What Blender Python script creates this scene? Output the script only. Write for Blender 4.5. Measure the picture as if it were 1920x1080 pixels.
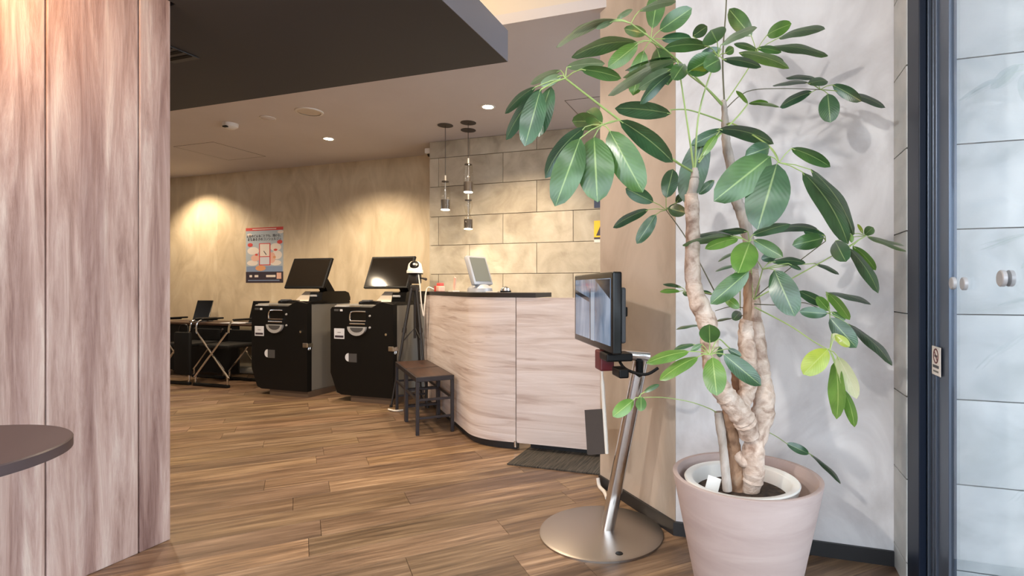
import bpy, bmesh, math, random
from mathutils import Vector, Matrix
random.seed(7)
S = bpy.context.scene
for o in list(bpy.data.objects): bpy.data.objects.remove(o)
COL = S.collection

# ------------------------------------------------------------------ camera
F, CX, CAMH, T = 1010.0, 1065.0, 1.09, math.radians(18.5)
CT, ST = math.cos(T), math.sin(T)
cd = bpy.data.cameras.new('camera'); cam = bpy.data.objects.new('camera', cd); COL.objects.link(cam)
cam.location = (0, 0, CAMH); cam.rotation_euler = (math.pi/2, 0, T)
cd.sensor_width = 36; cd.lens = 36*F/1920; cd.shift_x = -(CX-960)/1920; cd.clip_start = .02
S.camera = cam

# ------------------------------------------------------------------ light
w = bpy.data.worlds.new('daylight'); S.world = w; w.use_nodes = True
bg = w.node_tree.nodes['Background']; bg.inputs[0].default_value = (.80, .90, 1.0, 1); bg.inputs[1].default_value = 4.8
S.view_settings.view_transform = 'Standard'; S.view_settings.look = 'None'
S.view_settings.gamma = 1; S.view_settings.use_curve_mapping = False
S.view_settings.exposure = 0.2
WARM = (1, .80, .56); SOFT = (1, .95, .88)
def lamp(name, kind, loc, energy, color, target=None, **kw):
    l = bpy.data.lights.new(name, kind); l.energy = energy; l.color = color
    for k, v in kw.items(): setattr(l, k, v)
    o = bpy.data.objects.new(name, l); COL.objects.link(o); o.location = loc
    d = Vector(target)-Vector(loc) if target is not None else Vector((0, 0, -1))
    o.rotation_euler = d.to_track_quat('-Z', 'Y').to_euler()
    return o
# the lamps of the entrance side, behind the photographer
lamp('entrance_spot_lamp', 'SPOT', (-1.45, -.75, 2.45), 150, SOFT, (.35, 2.4, 1.5), spot_size=math.radians(75), spot_blend=.6, shadow_soft_size=.05)
lamp('entrance_ceiling_lamp', 'AREA', (.3, .1, 2.9), 14, (.95, .97, 1.0), None, shape='RECTANGLE', size=1.4, size_y=.5)
lamp('table_lamp_light', 'POINT', (-2.08, .90, 2.18), 20, (1, .52, .20), None, shadow_soft_size=.08)

# ------------------------------------------------------------------ geometry of the place
H = 2.613; HU = 3.0
YB, YT, YC = 5.345, 4.885, 2.414            # beige wall, stone wall, plaster column
def W(u, v, d):
    k = (u-CX)/F
    return Vector((d*(-ST+k*CT), d*(CT+k*ST), CAMH+(540-v)/F*d))
def onZ(u, v, z): return W(u, v, (z-CAMH)*F/(540-v))
def onY(u, v, Y): return W(u, v, Y/(CT+(u-CX)/F*ST))
def onX(u, v, X): return W(u, v, X/(-ST+(u-CX)/F*CT))

# ------------------------------------------------------------------ materials
MATS = {}
def nodes(name):
    m = bpy.data.materials.new(name); m.use_nodes = True; nt = m.node_tree
    MATS[name] = m
    return m, nt, nt.nodes['Principled BSDF']
def plain(name, col, rough=.5, metal=0, spec=None, emit=None, es=0, coat=0, alpha=None, trans=0):
    m, nt, b = nodes(name)
    b.inputs['Base Color'].default_value = (*col, 1); b.inputs['Roughness'].default_value = rough
    b.inputs['Metallic'].default_value = metal
    if spec is not None: b.inputs['Specular IOR Level'].default_value = spec
    if emit: b.inputs['Emission Color'].default_value = (*emit, 1); b.inputs['Emission Strength'].default_value = es
    if coat: b.inputs['Coat Weight'].default_value = coat; b.inputs['Coat Roughness'].default_value = .08
    if trans: b.inputs['Transmission Weight'].default_value = trans
    return m
def N(nt, t, **kw):
    n = nt.nodes.new(t)
    for k, v in kw.items(): setattr(n, k, v)
    return n
def ramp(nt, stops):
    r = N(nt, 'ShaderNodeValToRGB'); e = r.color_ramp.elements
    e[0].position, e[0].color = stops[0][0], (*stops[0][1], 1)
    e[1].position, e[1].color = stops[-1][0], (*stops[-1][1], 1)
    for p, c in stops[1:-1]:
        x = e.new(p); x.color = (*c, 1)
    return r
def tex(name, stops, scale=(1, 1, 1), ns=3, detail=6, dist=0., rough=.6, bump=.0, bscale=None, coord='Object',
        rnd=True, tint=False, rr=None, spec=None, second=None, nrough=.55):
    """noise driven colour; rnd shifts the pattern and tint multiplies the object's colour"""
    m, nt, b = nodes(name); L = nt.links.new
    tc = N(nt, 'ShaderNodeTexCoord'); mp = N(nt, 'ShaderNodeMapping'); mp.inputs['Scale'].default_value = scale
    L(tc.outputs[coord], mp.inputs['Vector'])
    oi = N(nt, 'ShaderNodeObjectInfo')
    if rnd:
        cm = N(nt, 'ShaderNodeCombineXYZ'); mu = N(nt, 'ShaderNodeMath', operation='MULTIPLY'); mu.inputs[1].default_value = 37
        L(oi.outputs['Random'], mu.inputs[0])
        for i in range(3): L(mu.outputs[0], cm.inputs[i])
        L(cm.outputs[0], mp.inputs['Location'])
    n = N(nt, 'ShaderNodeTexNoise'); n.inputs['Scale'].default_value = ns; n.inputs['Detail'].default_value = detail
    n.inputs['Distortion'].default_value = dist; n.inputs['Roughness'].default_value = nrough
    L(mp.outputs[0], n.inputs['Vector'])
    r = ramp(nt, stops); L(n.outputs['Fac'], r.inputs[0]); col = r.outputs[0]
    if second:                      # (stops, scale, blend mode, factor, noise scale)
        st2, sc2, mode, fac, ns2 = second
        mp2 = N(nt, 'ShaderNodeMapping'); mp2.inputs['Scale'].default_value = sc2; L(tc.outputs[coord], mp2.inputs['Vector'])
        if rnd: L(cm.outputs[0], mp2.inputs['Location'])
        n2 = N(nt, 'ShaderNodeTexNoise'); n2.inputs['Scale'].default_value = ns2; n2.inputs['Detail'].default_value = 4; n2.inputs['Distortion'].default_value = .6
        L(mp2.outputs[0], n2.inputs['Vector']); r2 = ramp(nt, st2); L(n2.outputs['Fac'], r2.inputs[0])
        mx = N(nt, 'ShaderNodeMix', data_type='RGBA', blend_type=mode); mx.inputs[0].default_value = fac
        L(col, mx.inputs[6]); L(r2.outputs[0], mx.inputs[7]); col = mx.outputs[2]
    if tint:
        mx = N(nt, 'ShaderNodeMix', data_type='RGBA', blend_type='MULTIPLY'); mx.inputs[0].default_value = 1
        L(col, mx.inputs[6]); L(oi.outputs['Color'], mx.inputs[7]); col = mx.outputs[2]
    L(col, b.inputs['Base Color']); b.inputs['Roughness'].default_value = rough
    if spec is not None: b.inputs['Specular IOR Level'].default_value = spec
    if rr:
        mr = N(nt, 'ShaderNodeMapRange'); mr.inputs[3].default_value, mr.inputs[4].default_value = rr
        L(n.outputs['Fac'], mr.inputs[0]); L(mr.outputs[0], b.inputs['Roughness'])
    if bump:
        bp = N(nt, 'ShaderNodeBump'); bp.inputs['Strength'].default_value = bump; bp.inputs['Distance'].default_value = .02
        if bscale:
            n3 = N(nt, 'ShaderNodeTexNoise'); n3.inputs['Scale'].default_value = bscale; n3.inputs['Detail'].default_value = 5
            L(mp.outputs[0], n3.inputs['Vector']); L(n3.outputs['Fac'], bp.inputs['Height'])
        else: L(n.outputs['Fac'], bp.inputs['Height'])
        L(bp.outputs[0], b.inputs['Normal'])
    return m

tex('floor_wood', [(.30, (.088, .053, .032)), (.5, (.20, .126, .076)), (.68, (.335, .23, .15))], (.8, 12, 1), 3.0, 9, .5, .42, .10, None, tint=True, rr=(.30, .48), nrough=.62,
    second=([(.38, (.52, .47, .44)), (.56, (1, 1, 1))], (.7, 6, 1), 'MULTIPLY', .7, 2.0))
plain('floor_joint', (.09, .052, .03), .8)
tex('board_wood', [(.32, (.22, .13, .11)), (.44, (.37, .255, .22)), (.54, (.47, .35, .31)), (.68, (.62, .53, .47))], (1, 8, .6), 2.4, 12, .45, .6, .35, None, tint=True,
    second=([(.32, (.60, .50, .50)), (.5, (1, .97, .96)), (.68, (1.0, 1.0, 1.0))], (1, 5, .16), 'MULTIPLY', .8, 1.8), nrough=.68)
plain('board_groove', (.22, .09, .08), .8)
tex('wallpaper_beige', [(.3, (.50, .40, .27)), (.55, (.62, .51, .36)), (.75, (.70, .60, .45))], (1, 1, .5), 3.5, 7, 1.4, .6, .25, 9)
tex('stone_tile', [(.3, (.36, .31, .24)), (.5, (.47, .415, .33)), (.72, (.56, .51, .42))], (1, 1, 1), 4.5, 10, .8, .55, .2, 14, tint=True,
    second=([(.36, (.72, .7, .68)), (.5, (1, 1, 1))], (1, 1, 1), 'MULTIPLY', .6, 2.0))
tex('pale_tile', [(.3, (.44, .47, .485)), (.5, (.55, .58, .60)), (.72, (.63, .65, .665))], (1, 1, 1.5), 3.6, 10, 1.0, .55, .05, 30, tint=True,
    second=([(.36, (.8, .82, .82)), (.5, (1, 1, 1))], (1, 1, 1.6), 'MULTIPLY', .6, 1.6))
plain('grout', (.16, .13, .10), .9)
plain('grout_dark', (.05, .055, .06), .9)
tex('plaster', [(.28, (.49, .475, .48)), (.5, (.62, .61, .625)), (.62, (.71, .705, .72)), (.8, (.77, .765, .78))], (1, 1, .8), 2.2, 8, 1.8, .42, .25, 7, rr=(.55, .32),
    second=([(.33, (.78, .75, .74)), (.46, (1, 1, 1))], (1, 1, .6), 'MULTIPLY', .5, 3.2))
tex('plaster_warm', [(.28, (.35, .285, .225)), (.5, (.48, .395, .325)), (.7, (.56, .47, .395))], (1, 1, .45), 2.4, 8, 1.2, .5, .2, 7,
    second=([(.33, (.8, .76, .72)), (.48, (1, 1, 1))], (1, 1, .4), 'MULTIPLY', .6, 2.4))
tex('ceiling_paint', [(.3, (.60, .555, .56)), (.7, (.63, .585, .59))], (1, 1, 1), 2, 3, 0, .8)
plain('ceiling_cream', (.66, .58, .50), .8)
plain('slab_dark', (.034, .037, .046), .6)
plain('slab_side', (.20, .20, .235), .5)
plain('black_skirting', (.012, .012, .014), .45)
tex('counter_stone', [(.27, (.44, .34, .30)), (.42, (.60, .50, .46)), (.6, (.69, .60, .57)), (.8, (.75, .68, .66))], (.55, 7, 1), 2.3, 10, 1.1, .40, .15, None, coord='UV', rnd=False,
    second=([(.30, (.68, .60, .57)), (.40, (1, 1, 1))], (.7, 11, 1), 'MULTIPLY', .8, 2.4))
plain('counter_top_dark', (.018, .014, .012), .35)
plain('black_gloss', (.004, .004, .0045), .18, spec=.35)
plain('black_satin', (.0045, .0045, .005), .4, spec=.22)
plain('black_matte', (.005, .005, .0055), .65, spec=.2)
plain('screen_black', (.010, .008, .006), .06, coat=.5)
plain('kiosk_grey', (.17, .16, .145), .5)
plain('kiosk_plinth', (.10, .065, .045), .6)
plain('chrome', (.75, .75, .76), .15, 1)
plain('steel', (.46, .43, .41), .30, 1)
plain('brushed_disc', (.40, .36, .33), .36, 1)
plain('silver_plastic', (.42, .42, .44), .38, .2)
plain('white_plastic', (.75, .73, .68), .4)
plain('label_white', (.62, .64, .72), .5)
plain('paper', (.80, .72, .62), .6)
plain('grey_dark', (.06, .06, .065), .5)
plain('lcd_grey', (.18, .185, .16), .25)
plain('red_print', (.62, .07, .06), .5)
plain('pink_print', (.75, .45, .36), .5)
plain('blue_print', (.22, .30, .46), .5)
plain('sky_print', (.42, .48, .54), .5)
plain('orange_print', (.70, .33, .16), .5)
plain('dark_print', (.035, .025, .04), .5)
plain('cloud_print', (.78, .70, .64), .5)
plain('yellow_print', (.85, .52, .02), .5)
plain('navy_print', (.02, .04, .10), .5)
tex('stool_wood', [(.3, (.026, .011, .007)), (.7, (.062, .028, .017))], (1.5, 10, 10), 4, 6, .3, .38)
plain('stool_metal', (.035, .028, .030), .42, .4)
plain('tripod_black', (.015, .013, .013), .42)
tex('mat_fibre', [(.35, (.020, .017, .013)), (.65, (.085, .07, .052))], (70, 3, 1), 2, 3, .2, .9, .5)
plain('table_brown', (.085, .060, .062), .42)
plain('table_edge', (.045, .032, .034), .45)
tex('terracotta', [(.3, (.37, .285, .265)), (.55, (.44, .35, .33)), (.75, (.50, .41, .39))], (1, 1, 6), 2.2, 7, .6, .7, .12, None, rnd=False)
plain('inner_pot', (.80, .80, .78), .4)
tex('soil', [(.3, (.018, .011, .007)), (.6, (.07, .042, .026)), (.8, (.16, .11, .07))], (1, 1, 1), 40, 6, 0, .95, 1.0)
tex('bark', [(.32, (.26, .165, .12)), (.48, (.50, .375, .30)), (.66, (.66, .54, .46))], (1, 1, 1.2), 22, 8, .8, .7, .40, 40)
tex('bark_brown', [(.28, (.13, .065, .035)), (.5, (.29, .165, .095)), (.75, (.42, .29, .20))], (1, 1, .5), 18, 8, .8, .7, .6, 30)
tex('bark_grey', [(.28, (.20, .165, .14)), (.5, (.36, .31, .27)), (.75, (.5, .44, .40))], (1, 1, .5), 18, 8, .8, .7, .5, 30)
plain('petiole_green', (.30, .40, .13), .45)
plain('petiole_brown', (.10, .095, .05), .5)
plain('anodised_navy', (.006, .012, .028), .42, spec=.25)
plain('aluminium_grey', (.10, .125, .17), .34, .6)
plain('bulb_glow', (1, .9, .7), .5, emit=(1, .85, .6), es=14)
plain('downlight_glow', (1, .95, .85), .5, emit=(1, .88, .66), es=30)
plain('fixture_white', (.72, .68, .64), .45)
plain('fixture_dark', (.04, .03, .025), .45)
plain('rim_cream', (.62, .54, .46), .5)
plain('dark_red', (.10, .008, .012), .35)
plain('cable_white', (.7, .66, .62), .5)
plain('pale_strip', (.42, .40, .36), .6)
def glass(name, col, rough=0., mixf=.92):
    """thin clear pane: mostly see-through with a real mirror share"""
    m, nt, b = nodes(name); nt.nodes.remove(b); L = nt.links.new
    tr = N(nt, 'ShaderNodeBsdfTransparent'); tr.inputs[0].default_value = (*col, 1)
    gl = N(nt, 'ShaderNodeBsdfGlossy'); gl.inputs['Roughness'].default_value = rough
    fr = N(nt, 'ShaderNodeFresnel'); ge = N(nt, 'ShaderNodeNewGeometry')
    io = N(nt, 'ShaderNodeMapRange'); io.inputs[3].default_value = 1.5; io.inputs[4].default_value = 1/1.5   # same share on both faces of the pane
    L(ge.outputs['Backfacing'], io.inputs[0]); L(io.outputs[0], fr.inputs[0])
    mx = N(nt, 'ShaderNodeMixShader'); L(fr.outputs[0], mx.inputs[0]); L(tr.outputs[0], mx.inputs[1]); L(gl.outputs[0], mx.inputs[2])
    L(mx.outputs[0], nt.nodes['Material Output'].inputs[0])
tex('blue_grey_screen', [(.3, (.03, .05, .09)), (.5, (.10, .15, .23)), (.7, (.22, .28, .38))], (1.2, 1, .5), 5, 5, .6, .08, rnd=False)  # blue-grey mottled colour that also feeds a weak emission
_b = MATS['blue_grey_screen'].node_tree.nodes['Principled BSDF']; MATS['blue_grey_screen'].node_tree.links.new(_b.inputs['Base Color'].links[0].from_socket, _b.inputs['Emission Color']); _b.inputs['Emission Strength'].default_value = .55
plain('screen_shape', (.03, .04, .06), .08); plain('screen_pale', (.20, .27, .36), .08, emit=(.30, .40, .54), es=.35)
glass('door_glass', (.96, .975, .98)); glass('lamp_glass', (.96, .95, .92))
def leafmat(name, base, light, rib, trans):
    m, nt, b = nodes(name); L = nt.links.new
    uv = N(nt, 'ShaderNodeTexCoord'); sp = N(nt, 'ShaderNodeSeparateXYZ'); L(uv.outputs['UV'], sp.inputs[0])
    n = N(nt, 'ShaderNodeTexNoise'); n.inputs['Scale'].default_value = 14; L(uv.outputs['Object'], n.inputs['Vector'])
    r = ramp(nt, [(.35, base), (.68, light)]); L(n.outputs['Fac'], r.inputs[0])
    a = N(nt, 'ShaderNodeMath', operation='SUBTRACT'); a.inputs[1].default_value = .5; L(sp.outputs[0], a.inputs[0])
    ab = N(nt, 'ShaderNodeMath', operation='ABSOLUTE'); L(a.outputs[0], ab.inputs[0])
    rb = N(nt, 'ShaderNodeMapRange'); rb.inputs[1].default_value = .012; rb.inputs[2].default_value = .035; rb.inputs[3].default_value = .8; rb.inputs[4].default_value = 0
    L(ab.outputs[0], rb.inputs[0])
    mx = N(nt, 'ShaderNodeMix', data_type='RGBA'); L(rb.outputs[0], mx.inputs[0]); L(r.outputs[0], mx.inputs[6]); mx.inputs[7].default_value = (*rib, 1)
    L(mx.outputs[2], b.inputs['Base Color']); b.inputs['Roughness'].default_value = .34; b.inputs['Specular IOR Level'].default_value = .5; b.inputs['Coat Weight'].default_value = 1; b.inputs['Coat IOR'].default_value = 1.6; b.inputs['Coat Roughness'].default_value = .28
    # lateral veins
    ve = N(nt, 'ShaderNodeMath', operation='MULTIPLY_ADD'); ve.inputs[1].default_value = -.55; L(ab.outputs[0], ve.inputs[0]); L(sp.outputs[1], ve.inputs[2])
    sn = N(nt, 'ShaderNodeMath', operation='MULTIPLY'); sn.inputs[1].default_value = 75; L(ve.outputs[0], sn.inputs[0])
    si = N(nt, 'ShaderNodeMath', operation='SINE'); L(sn.outputs[0], si.inputs[0])
    bp = N(nt, 'ShaderNodeBump'); bp.inputs['Strength'].default_value = .14; bp.inputs['Distance'].default_value = .003; L(si.outputs[0], bp.inputs['Height']); L(bp.outputs[0], b.inputs['Normal'])
    tr = N(nt, 'ShaderNodeBsdfTranslucent'); L(mx.outputs[2], tr.inputs[0])
    ms = N(nt, 'ShaderNodeMixShader'); ms.inputs[0].default_value = trans
    L(b.outputs[0], ms.inputs[1]); L(tr.outputs[0], ms.inputs[2]); L(ms.outputs[0], nt.nodes['Material Output'].inputs[0])
leafmat('leaf_d', (.026, .080, .034), (.050, .145, .058), (.30, .42, .18), .22)
leafmat('leaf_m', (.045, .125, .032), (.090, .215, .055), (.34, .50, .18), .28)
leafmat('leaf_b', (.105, .25, .036), (.18, .36, .062), (.45, .62, .20), .34)
leafmat('leaf_y', (.30, .42, .03), (.48, .58, .07), (.50, .60, .16), .36)
leafmat('leaf_p', (.20, .29, .15), (.33, .42, .25), (.48, .56, .36), .30)
leafmat('leaf_w', (.62, .68, .38), (.78, .80, .55), (.8, .82, .6), .36)

# ------------------------------------------------------------------ mesh helpers
class MB:
    """collects simple shapes into one mesh"""
    def __init__(s): s.v = []; s.f = []; s.uv = []
    def add(s, vs, fs, uv=None):
        n = len(s.v); s.v += [tuple(x) for x in vs]; s.f += [tuple(i+n for i in f) for f in fs]; return s
    def box(s, a, b, M=None):
        vs = [Vector((x, y, z)) for z in (a[2], b[2]) for y in (a[1], b[1]) for x in (a[0], b[0])]
        if M: vs = [M @ v for v in vs]
        return s.add(vs, [(0, 2, 3, 1), (4, 5, 7, 6), (0, 1, 5, 4), (2, 6, 7, 3), (0, 4, 6, 2), (1, 3, 7, 5)])
    def bev(s, a, b, r=.01, M=None):
        bm = bmesh.new(); bmesh.ops.create_cube(bm, size=1)
        c = [(a[i]+b[i])/2 for i in range(3)]; d = [abs(b[i]-a[i]) for i in range(3)]
        for v in bm.verts: v.co = Vector([v.co[i]*d[i]+c[i] for i in range(3)])
        bmesh.ops.bevel(bm, geom=bm.edges[:], offset=min(r, min(d)*.45), segments=2, affect='EDGES', profile=.5)
        bm.verts.index_update()
        s.add([(M @ v.co if M else v.co) for v in bm.verts], [[v.index for v in f.verts] for f in bm.faces]); bm.free(); return s
    def prism(s, pts, a, b, axis='z', M=None):
        """polygon extruded along an axis from a to b"""
        def P(p, t):
            q = {'z': (p[0], p[1], t), 'y': (p[0], t, p[1]), 'x': (t, p[0], p[1])}[axis]
            return M @ Vector(q) if M else Vector(q)
        n = len(pts)
        return s.add([P(p, a) for p in pts]+[P(p, b) for p in pts],
                     [tuple(range(n))[::-1], tuple(range(n, 2*n))]+[(i, (i+1) % n, n+(i+1) % n, n+i) for i in range(n)])
    def lathe(s, prof, c=(0, 0, 0), seg=32, M=None):
        vs = []; fs = []; n = len(prof)
        for i in range(seg):
            a = 2*math.pi*i/seg
            for r, z in prof:
                q = Vector((r*math.cos(a), r*math.sin(a), z)); q = (M @ q if M else q)+Vector(c); vs.append(q)
        for i in range(seg):
            j = (i+1) % seg
            for k in range(n-1): fs.append((i*n+k, j*n+k, j*n+k+1, i*n+k+1))
        return s.add(vs, fs)
    def tube(s, pts, rad, seg=8, cap=True):
        pts = [Vector(p) for p in pts]; n = len(pts)
        rad = rad if isinstance(rad, (list, tuple)) else [rad]*n
        vs = []; up = None
        for i, p in enumerate(pts):
            t = (pts[min(i+1, n-1)]-pts[max(i-1, 0)]).normalized()
            if up is None: up = t.orthogonal().normalized()
            up = (up-t*up.dot(t)).normalized(); sd = t.cross(up)
            for k in range(seg):
                a = 2*math.pi*k/seg; vs.append(p+(up*math.cos(a)+sd*math.sin(a))*rad[i])
        fs = [(i*seg+k, i*seg+(k+1) % seg, (i+1)*seg+(k+1) % seg, (i+1)*seg+k) for i in range(n-1) for k in range(seg)]
        if cap: fs += [tuple(range(seg))[::-1], tuple((n-1)*seg+k for k in range(seg))]
        return s.add(vs, fs)
    def build(s, name, m, parent=None, smooth=False, off=None, loc=None):
        me = bpy.data.meshes.new(name)
        v = [tuple(Vector(x)-Vector(off)) for x in s.v] if off is not None else s.v
        me.from_pydata(v, [], s.f); me.materials.append(MATS[m]); me.update()
        bm = bmesh.new(); bm.from_mesh(me); bmesh.ops.recalc_face_normals(bm, faces=bm.faces); bm.to_mesh(me); bm.free()
        if smooth:
            me.polygons.foreach_set('use_smooth', [True]*len(me.polygons))
            me.set_sharp_from_angle(angle=math.radians(40))
        o = bpy.data.objects.new(name, me); COL.objects.link(o); o.parent = parent
        if loc is not None: o.location = loc
        return o
def spline(P, n=6):
    P = [Vector(p) for p in P]; out = []
    for i in range(len(P)-1):
        a, b, c, d = P[max(i-1, 0)], P[i], P[i+1], P[min(i+2, len(P)-1)]
        for k in range(n):
            t = k/n; out.append(.5*((2*b)+(c-a)*t+(2*a-5*b+4*c-d)*t*t+(3*b-a-3*c+d)*t**3))
    return out+[P[-1]]
def thing(name, label, cat, loc=(0, 0, 0), rz=0, group=None):
    o = bpy.data.objects.new(name, None); COL.objects.link(o); o.location = loc; o.rotation_euler = (0, 0, rz)
    o.empty_display_size = .1
    o['label'] = label; o['category'] = cat
    if group: o['group'] = group
    return o
def tag(o, label, cat, group=None):
    o['label'] = label; o['category'] = cat
    if group: o['group'] = group
    return o
def struct(o, label, cat='structure'):
    o['kind'] = 'structure'; o['label'] = label; o['category'] = cat; return o
def copy_tree(o, parent=None):
    c = o.copy(); COL.objects.link(c); c.parent = parent
    for ch in list(o.children): copy_tree(ch, c)
    return c
def text_mesh(name, body, size, m, parent, M, thick=.0006):
    cu = bpy.data.curves.new(name, 'FONT'); cu.body = body; cu.size = size; cu.extrude = thick; cu.align_x = 'CENTER'; cu.align_y = 'CENTER'
    cu.resolution_u = 2
    t = bpy.data.objects.new(name, cu); COL.objects.link(t)
    dg = bpy.context.evaluated_depsgraph_get(); me = bpy.data.meshes.new_from_object(t.evaluated_get(dg))
    bpy.data.objects.remove(t); me.transform(M); me.materials.clear(); me.materials.append(MATS[m])
    o = bpy.data.objects.new(name, me); COL.objects.link(o); o.parent = parent
    return o

# ================================================================== SETTING
# floor: sub-floor slab and the planks laid at 45 degrees to the walls
fl = struct(MB().box((-8.6, -2.6, -.06), (3.7, 5.5, -.011)).build('floor', 'floor_joint'), 'wood-look plank floor running diagonally through the lobby', 'floor')
PW, PL = .18, 1.22
joint = {3: .147, -1: .035, 1: .50, -2: .83, -4: .78, -3: .384, 0: 1.307, 6: .096, 5: .384}
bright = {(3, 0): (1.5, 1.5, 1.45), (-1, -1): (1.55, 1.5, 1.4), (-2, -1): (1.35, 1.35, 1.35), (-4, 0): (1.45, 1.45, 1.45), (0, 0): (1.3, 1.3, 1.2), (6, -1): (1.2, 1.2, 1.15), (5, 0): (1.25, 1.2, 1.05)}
pm = MB().bev((.0008, .0005, -.010), (PL-.0008, PW-.0005, 0), .0007).build('plank_tmp', 'floor_wood'); pmesh = pm.data; bpy.data.objects.remove(pm); pmesh.name = 'plank'
s5 = math.sqrt(.5); npl = 0
cand = []
for r in range(-18, 30):
    y0 = 2.604+PW*r
    j0 = joint.get(r, random.random()*PL)
    for k in range(-6, 8):
        x0 = j0+k*PL
        cx, cy = x0+PL/2, y0+PW/2
        X, Y = s5*cx-s5*cy, s5*cx+s5*cy
        if not (-7.2 < X < 1.7 and -.6 < Y < 5.15): continue
        if X < -2.9 and Y < 1.3: continue
        if X > .2 and Y > 2.6: continue
        if X > -.4 and Y > 3.2: continue
        cand.append((X*X+Y*Y, r, k, x0, y0))
cand.sort()
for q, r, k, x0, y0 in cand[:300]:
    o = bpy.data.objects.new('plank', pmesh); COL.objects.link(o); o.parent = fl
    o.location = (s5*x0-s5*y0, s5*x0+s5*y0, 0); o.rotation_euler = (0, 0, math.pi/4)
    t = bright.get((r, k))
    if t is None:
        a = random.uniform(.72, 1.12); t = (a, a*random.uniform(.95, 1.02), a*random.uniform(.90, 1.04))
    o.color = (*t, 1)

# wooden partition on the left, boards with grooves
Xw, Yw = -2.375, 1.673
wl = struct(MB().box((-2.56, -2.5, -.01), (Xw-.018, Yw-.002, HU)).build('wall_left', 'board_groove'), 'partition clad in tall distressed pinkish wood boards', 'wall')
ys = [Yw, 1.543, 1.234, .925, .616, .307, -.002, -.311, -.62, -.93, -1.24, -1.55, -1.86, -2.17, -2.5]
for i in range(len(ys)-1):
    b = MB().bev((-.018, 0, 0), (0, ys[i]-ys[i+1]-.005, HU), .004).build('board', 'board_wood', wl, loc=(Xw, ys[i+1]+(0 if i == 0 else .0), 0))
    a = random.uniform(1.0, 1.12); b.color = (a, a, a, 1)
struct(MB().box((-8.6, Yw-.15, 0), (-2.56, Yw-.03, H)).build('wall_front', 'wallpaper_beige'), 'wall behind the wood partition', 'wall')
struct(MB().box((-8.7, Yw-.1, 0), (-8.6, 5.5, H)).build('wall_far_left', 'wallpaper_beige'), 'left end wall of the room', 'wall')

# back wall with wallpaper strips
wb = struct(MB().box((-8.6, YB+.004, 0), (-.3, YB+.1, H)).build('wall_back', 'grout'), 'rear wall papered in beige strips', 'wall')
seam = onY(617, 400, YB).x
xs = [-8.6, seam-2.76, seam-1.84, seam-.92, seam, -3.0]
for i in range(len(xs)-1):
    MB().box((.0008, -.004, 0), (xs[i+1]-xs[i]-.0008, .004, H)).build('wallpaper_strip', 'wallpaper_beige', wb, loc=(xs[i], YB, 0))
struct(MB().box((-8.6, YB-.012, 0), (-3.16, YB-.0045, .07)).build('baseboard_back', 'pale_strip'), 'pale low baseboard along the rear beige wall', 'baseboard')

# stone tile block behind the counter
wt = struct(MB().box((-3.15, YT+.008, 0), (.6, YB, H)).build('wall_tiled', 'grout'), 'wall block faced with large beige stone tiles behind the counter', 'wall')
xc = onY(806, 400, YT).x
zs = [0, .335, .635, .934, 1.232, 1.531, 1.829, 2.139, 2.437, H]
for r in range(len(zs)-1):
    rowi = len(zs)-2-r                       # 0 = top row
    x = xc; nxt = -2.688 if rowi % 2 == 0 else -3.049
    while x < .45:
        x2 = min(nxt, .5)
        o = MB().bev((.0025, -.010, .0025), (x2-x-.0025, .009, zs[r+1]-zs[r]-.0025), .002).build('tile', 'stone_tile', wt, loc=(x, YT, zs[r]))
        a = random.uniform(.9, 1.08); o.color = (a, a*.995, a*.98, 1)
        x = x2; nxt = x2+.735

# plaster column with the 45 degree face
E0 = Vector((-.304, YC)); E1 = E0+.666*Vector((-s5, s5)); XR = .543
struct(MB().prism([(E0.x, E0.y), (XR, YC), (XR, 3.2), (E1.x+.4, 3.2), (E1.x, E1.y)], 0, HU).build('wall_column', 'plaster'), 'pillar finished in pale mottled plaster behind the potted plant', 'wall')
n45 = Vector((-s5, -s5))
def slab45(a, b, t, z0, z1):
    a, b = Vector(a), Vector(b)
    return [(a.x, a.y), (b.x, b.y), (b.x+n45.x*t, b.y+n45.y*t), (a.x+n45.x*t, a.y+n45.y*t)]
struct(MB().prism(slab45(E0+Vector((s5, -s5))*.0, E1, .003, 0, 0), 0.001, HU).build('wall_column_side', 'plaster_warm'), 'warm brown papered angled side of the pillar beside the monitor stand', 'wall')
bs = MB().prism([(E1.x+n45.x*.013, E1.y+n45.y*.013), (E0.x+n45.x*.013-.0, E0.y-.013-.004), (XR, YC-.013), (XR, YC-.0005), (E0.x, E0.y-.0005), (E1.x+n45.x*.0035, E1.y+n45.y*.0035)], 0, .058)
struct(bs.build('baseboard_column', 'black_skirting'), 'black skirting around the foot of the plaster pillar', 'baseboard')

# tiled return and outer tiled wall at the entrance
YO = 2.236
wr = struct(MB().box((XR+.008, YO+.008, 0), (3.6, 3.2, HU)).build('wall_right', 'grout_dark'), 'entrance wall of pale grey stone tiles behind the glass', 'wall')
zt = [0, .095, .398, .697, .997, 1.297, 1.596, 1.896, 2.196, 2.496, 2.796, HU]
for r in range(len(zt)-1):
    z0, z1 = zt[r], zt[r+1]
    o = MB().bev((-.001, .002, .002), (.009, YC-YO-.003, z1-z0-.002), .001).build('tile', 'pale_tile', wr, loc=(XR, YO, z0)); a = random.uniform(.9, .98); o.color = (a*.95, a*.93, a*.88, 1)
    x = XR
    for x2 in (2.15 if r % 2 else 2.55, 3.6):
        o = MB().bev((.002, -.001, .002), (x2-x-.002, .009, z1-z0-.002), .001).build('tile', 'pale_tile', wr, loc=(x, YO, z0)); a = random.uniform(.97, 1.05); o.color = (a, a, a, 1); x = x2

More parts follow.
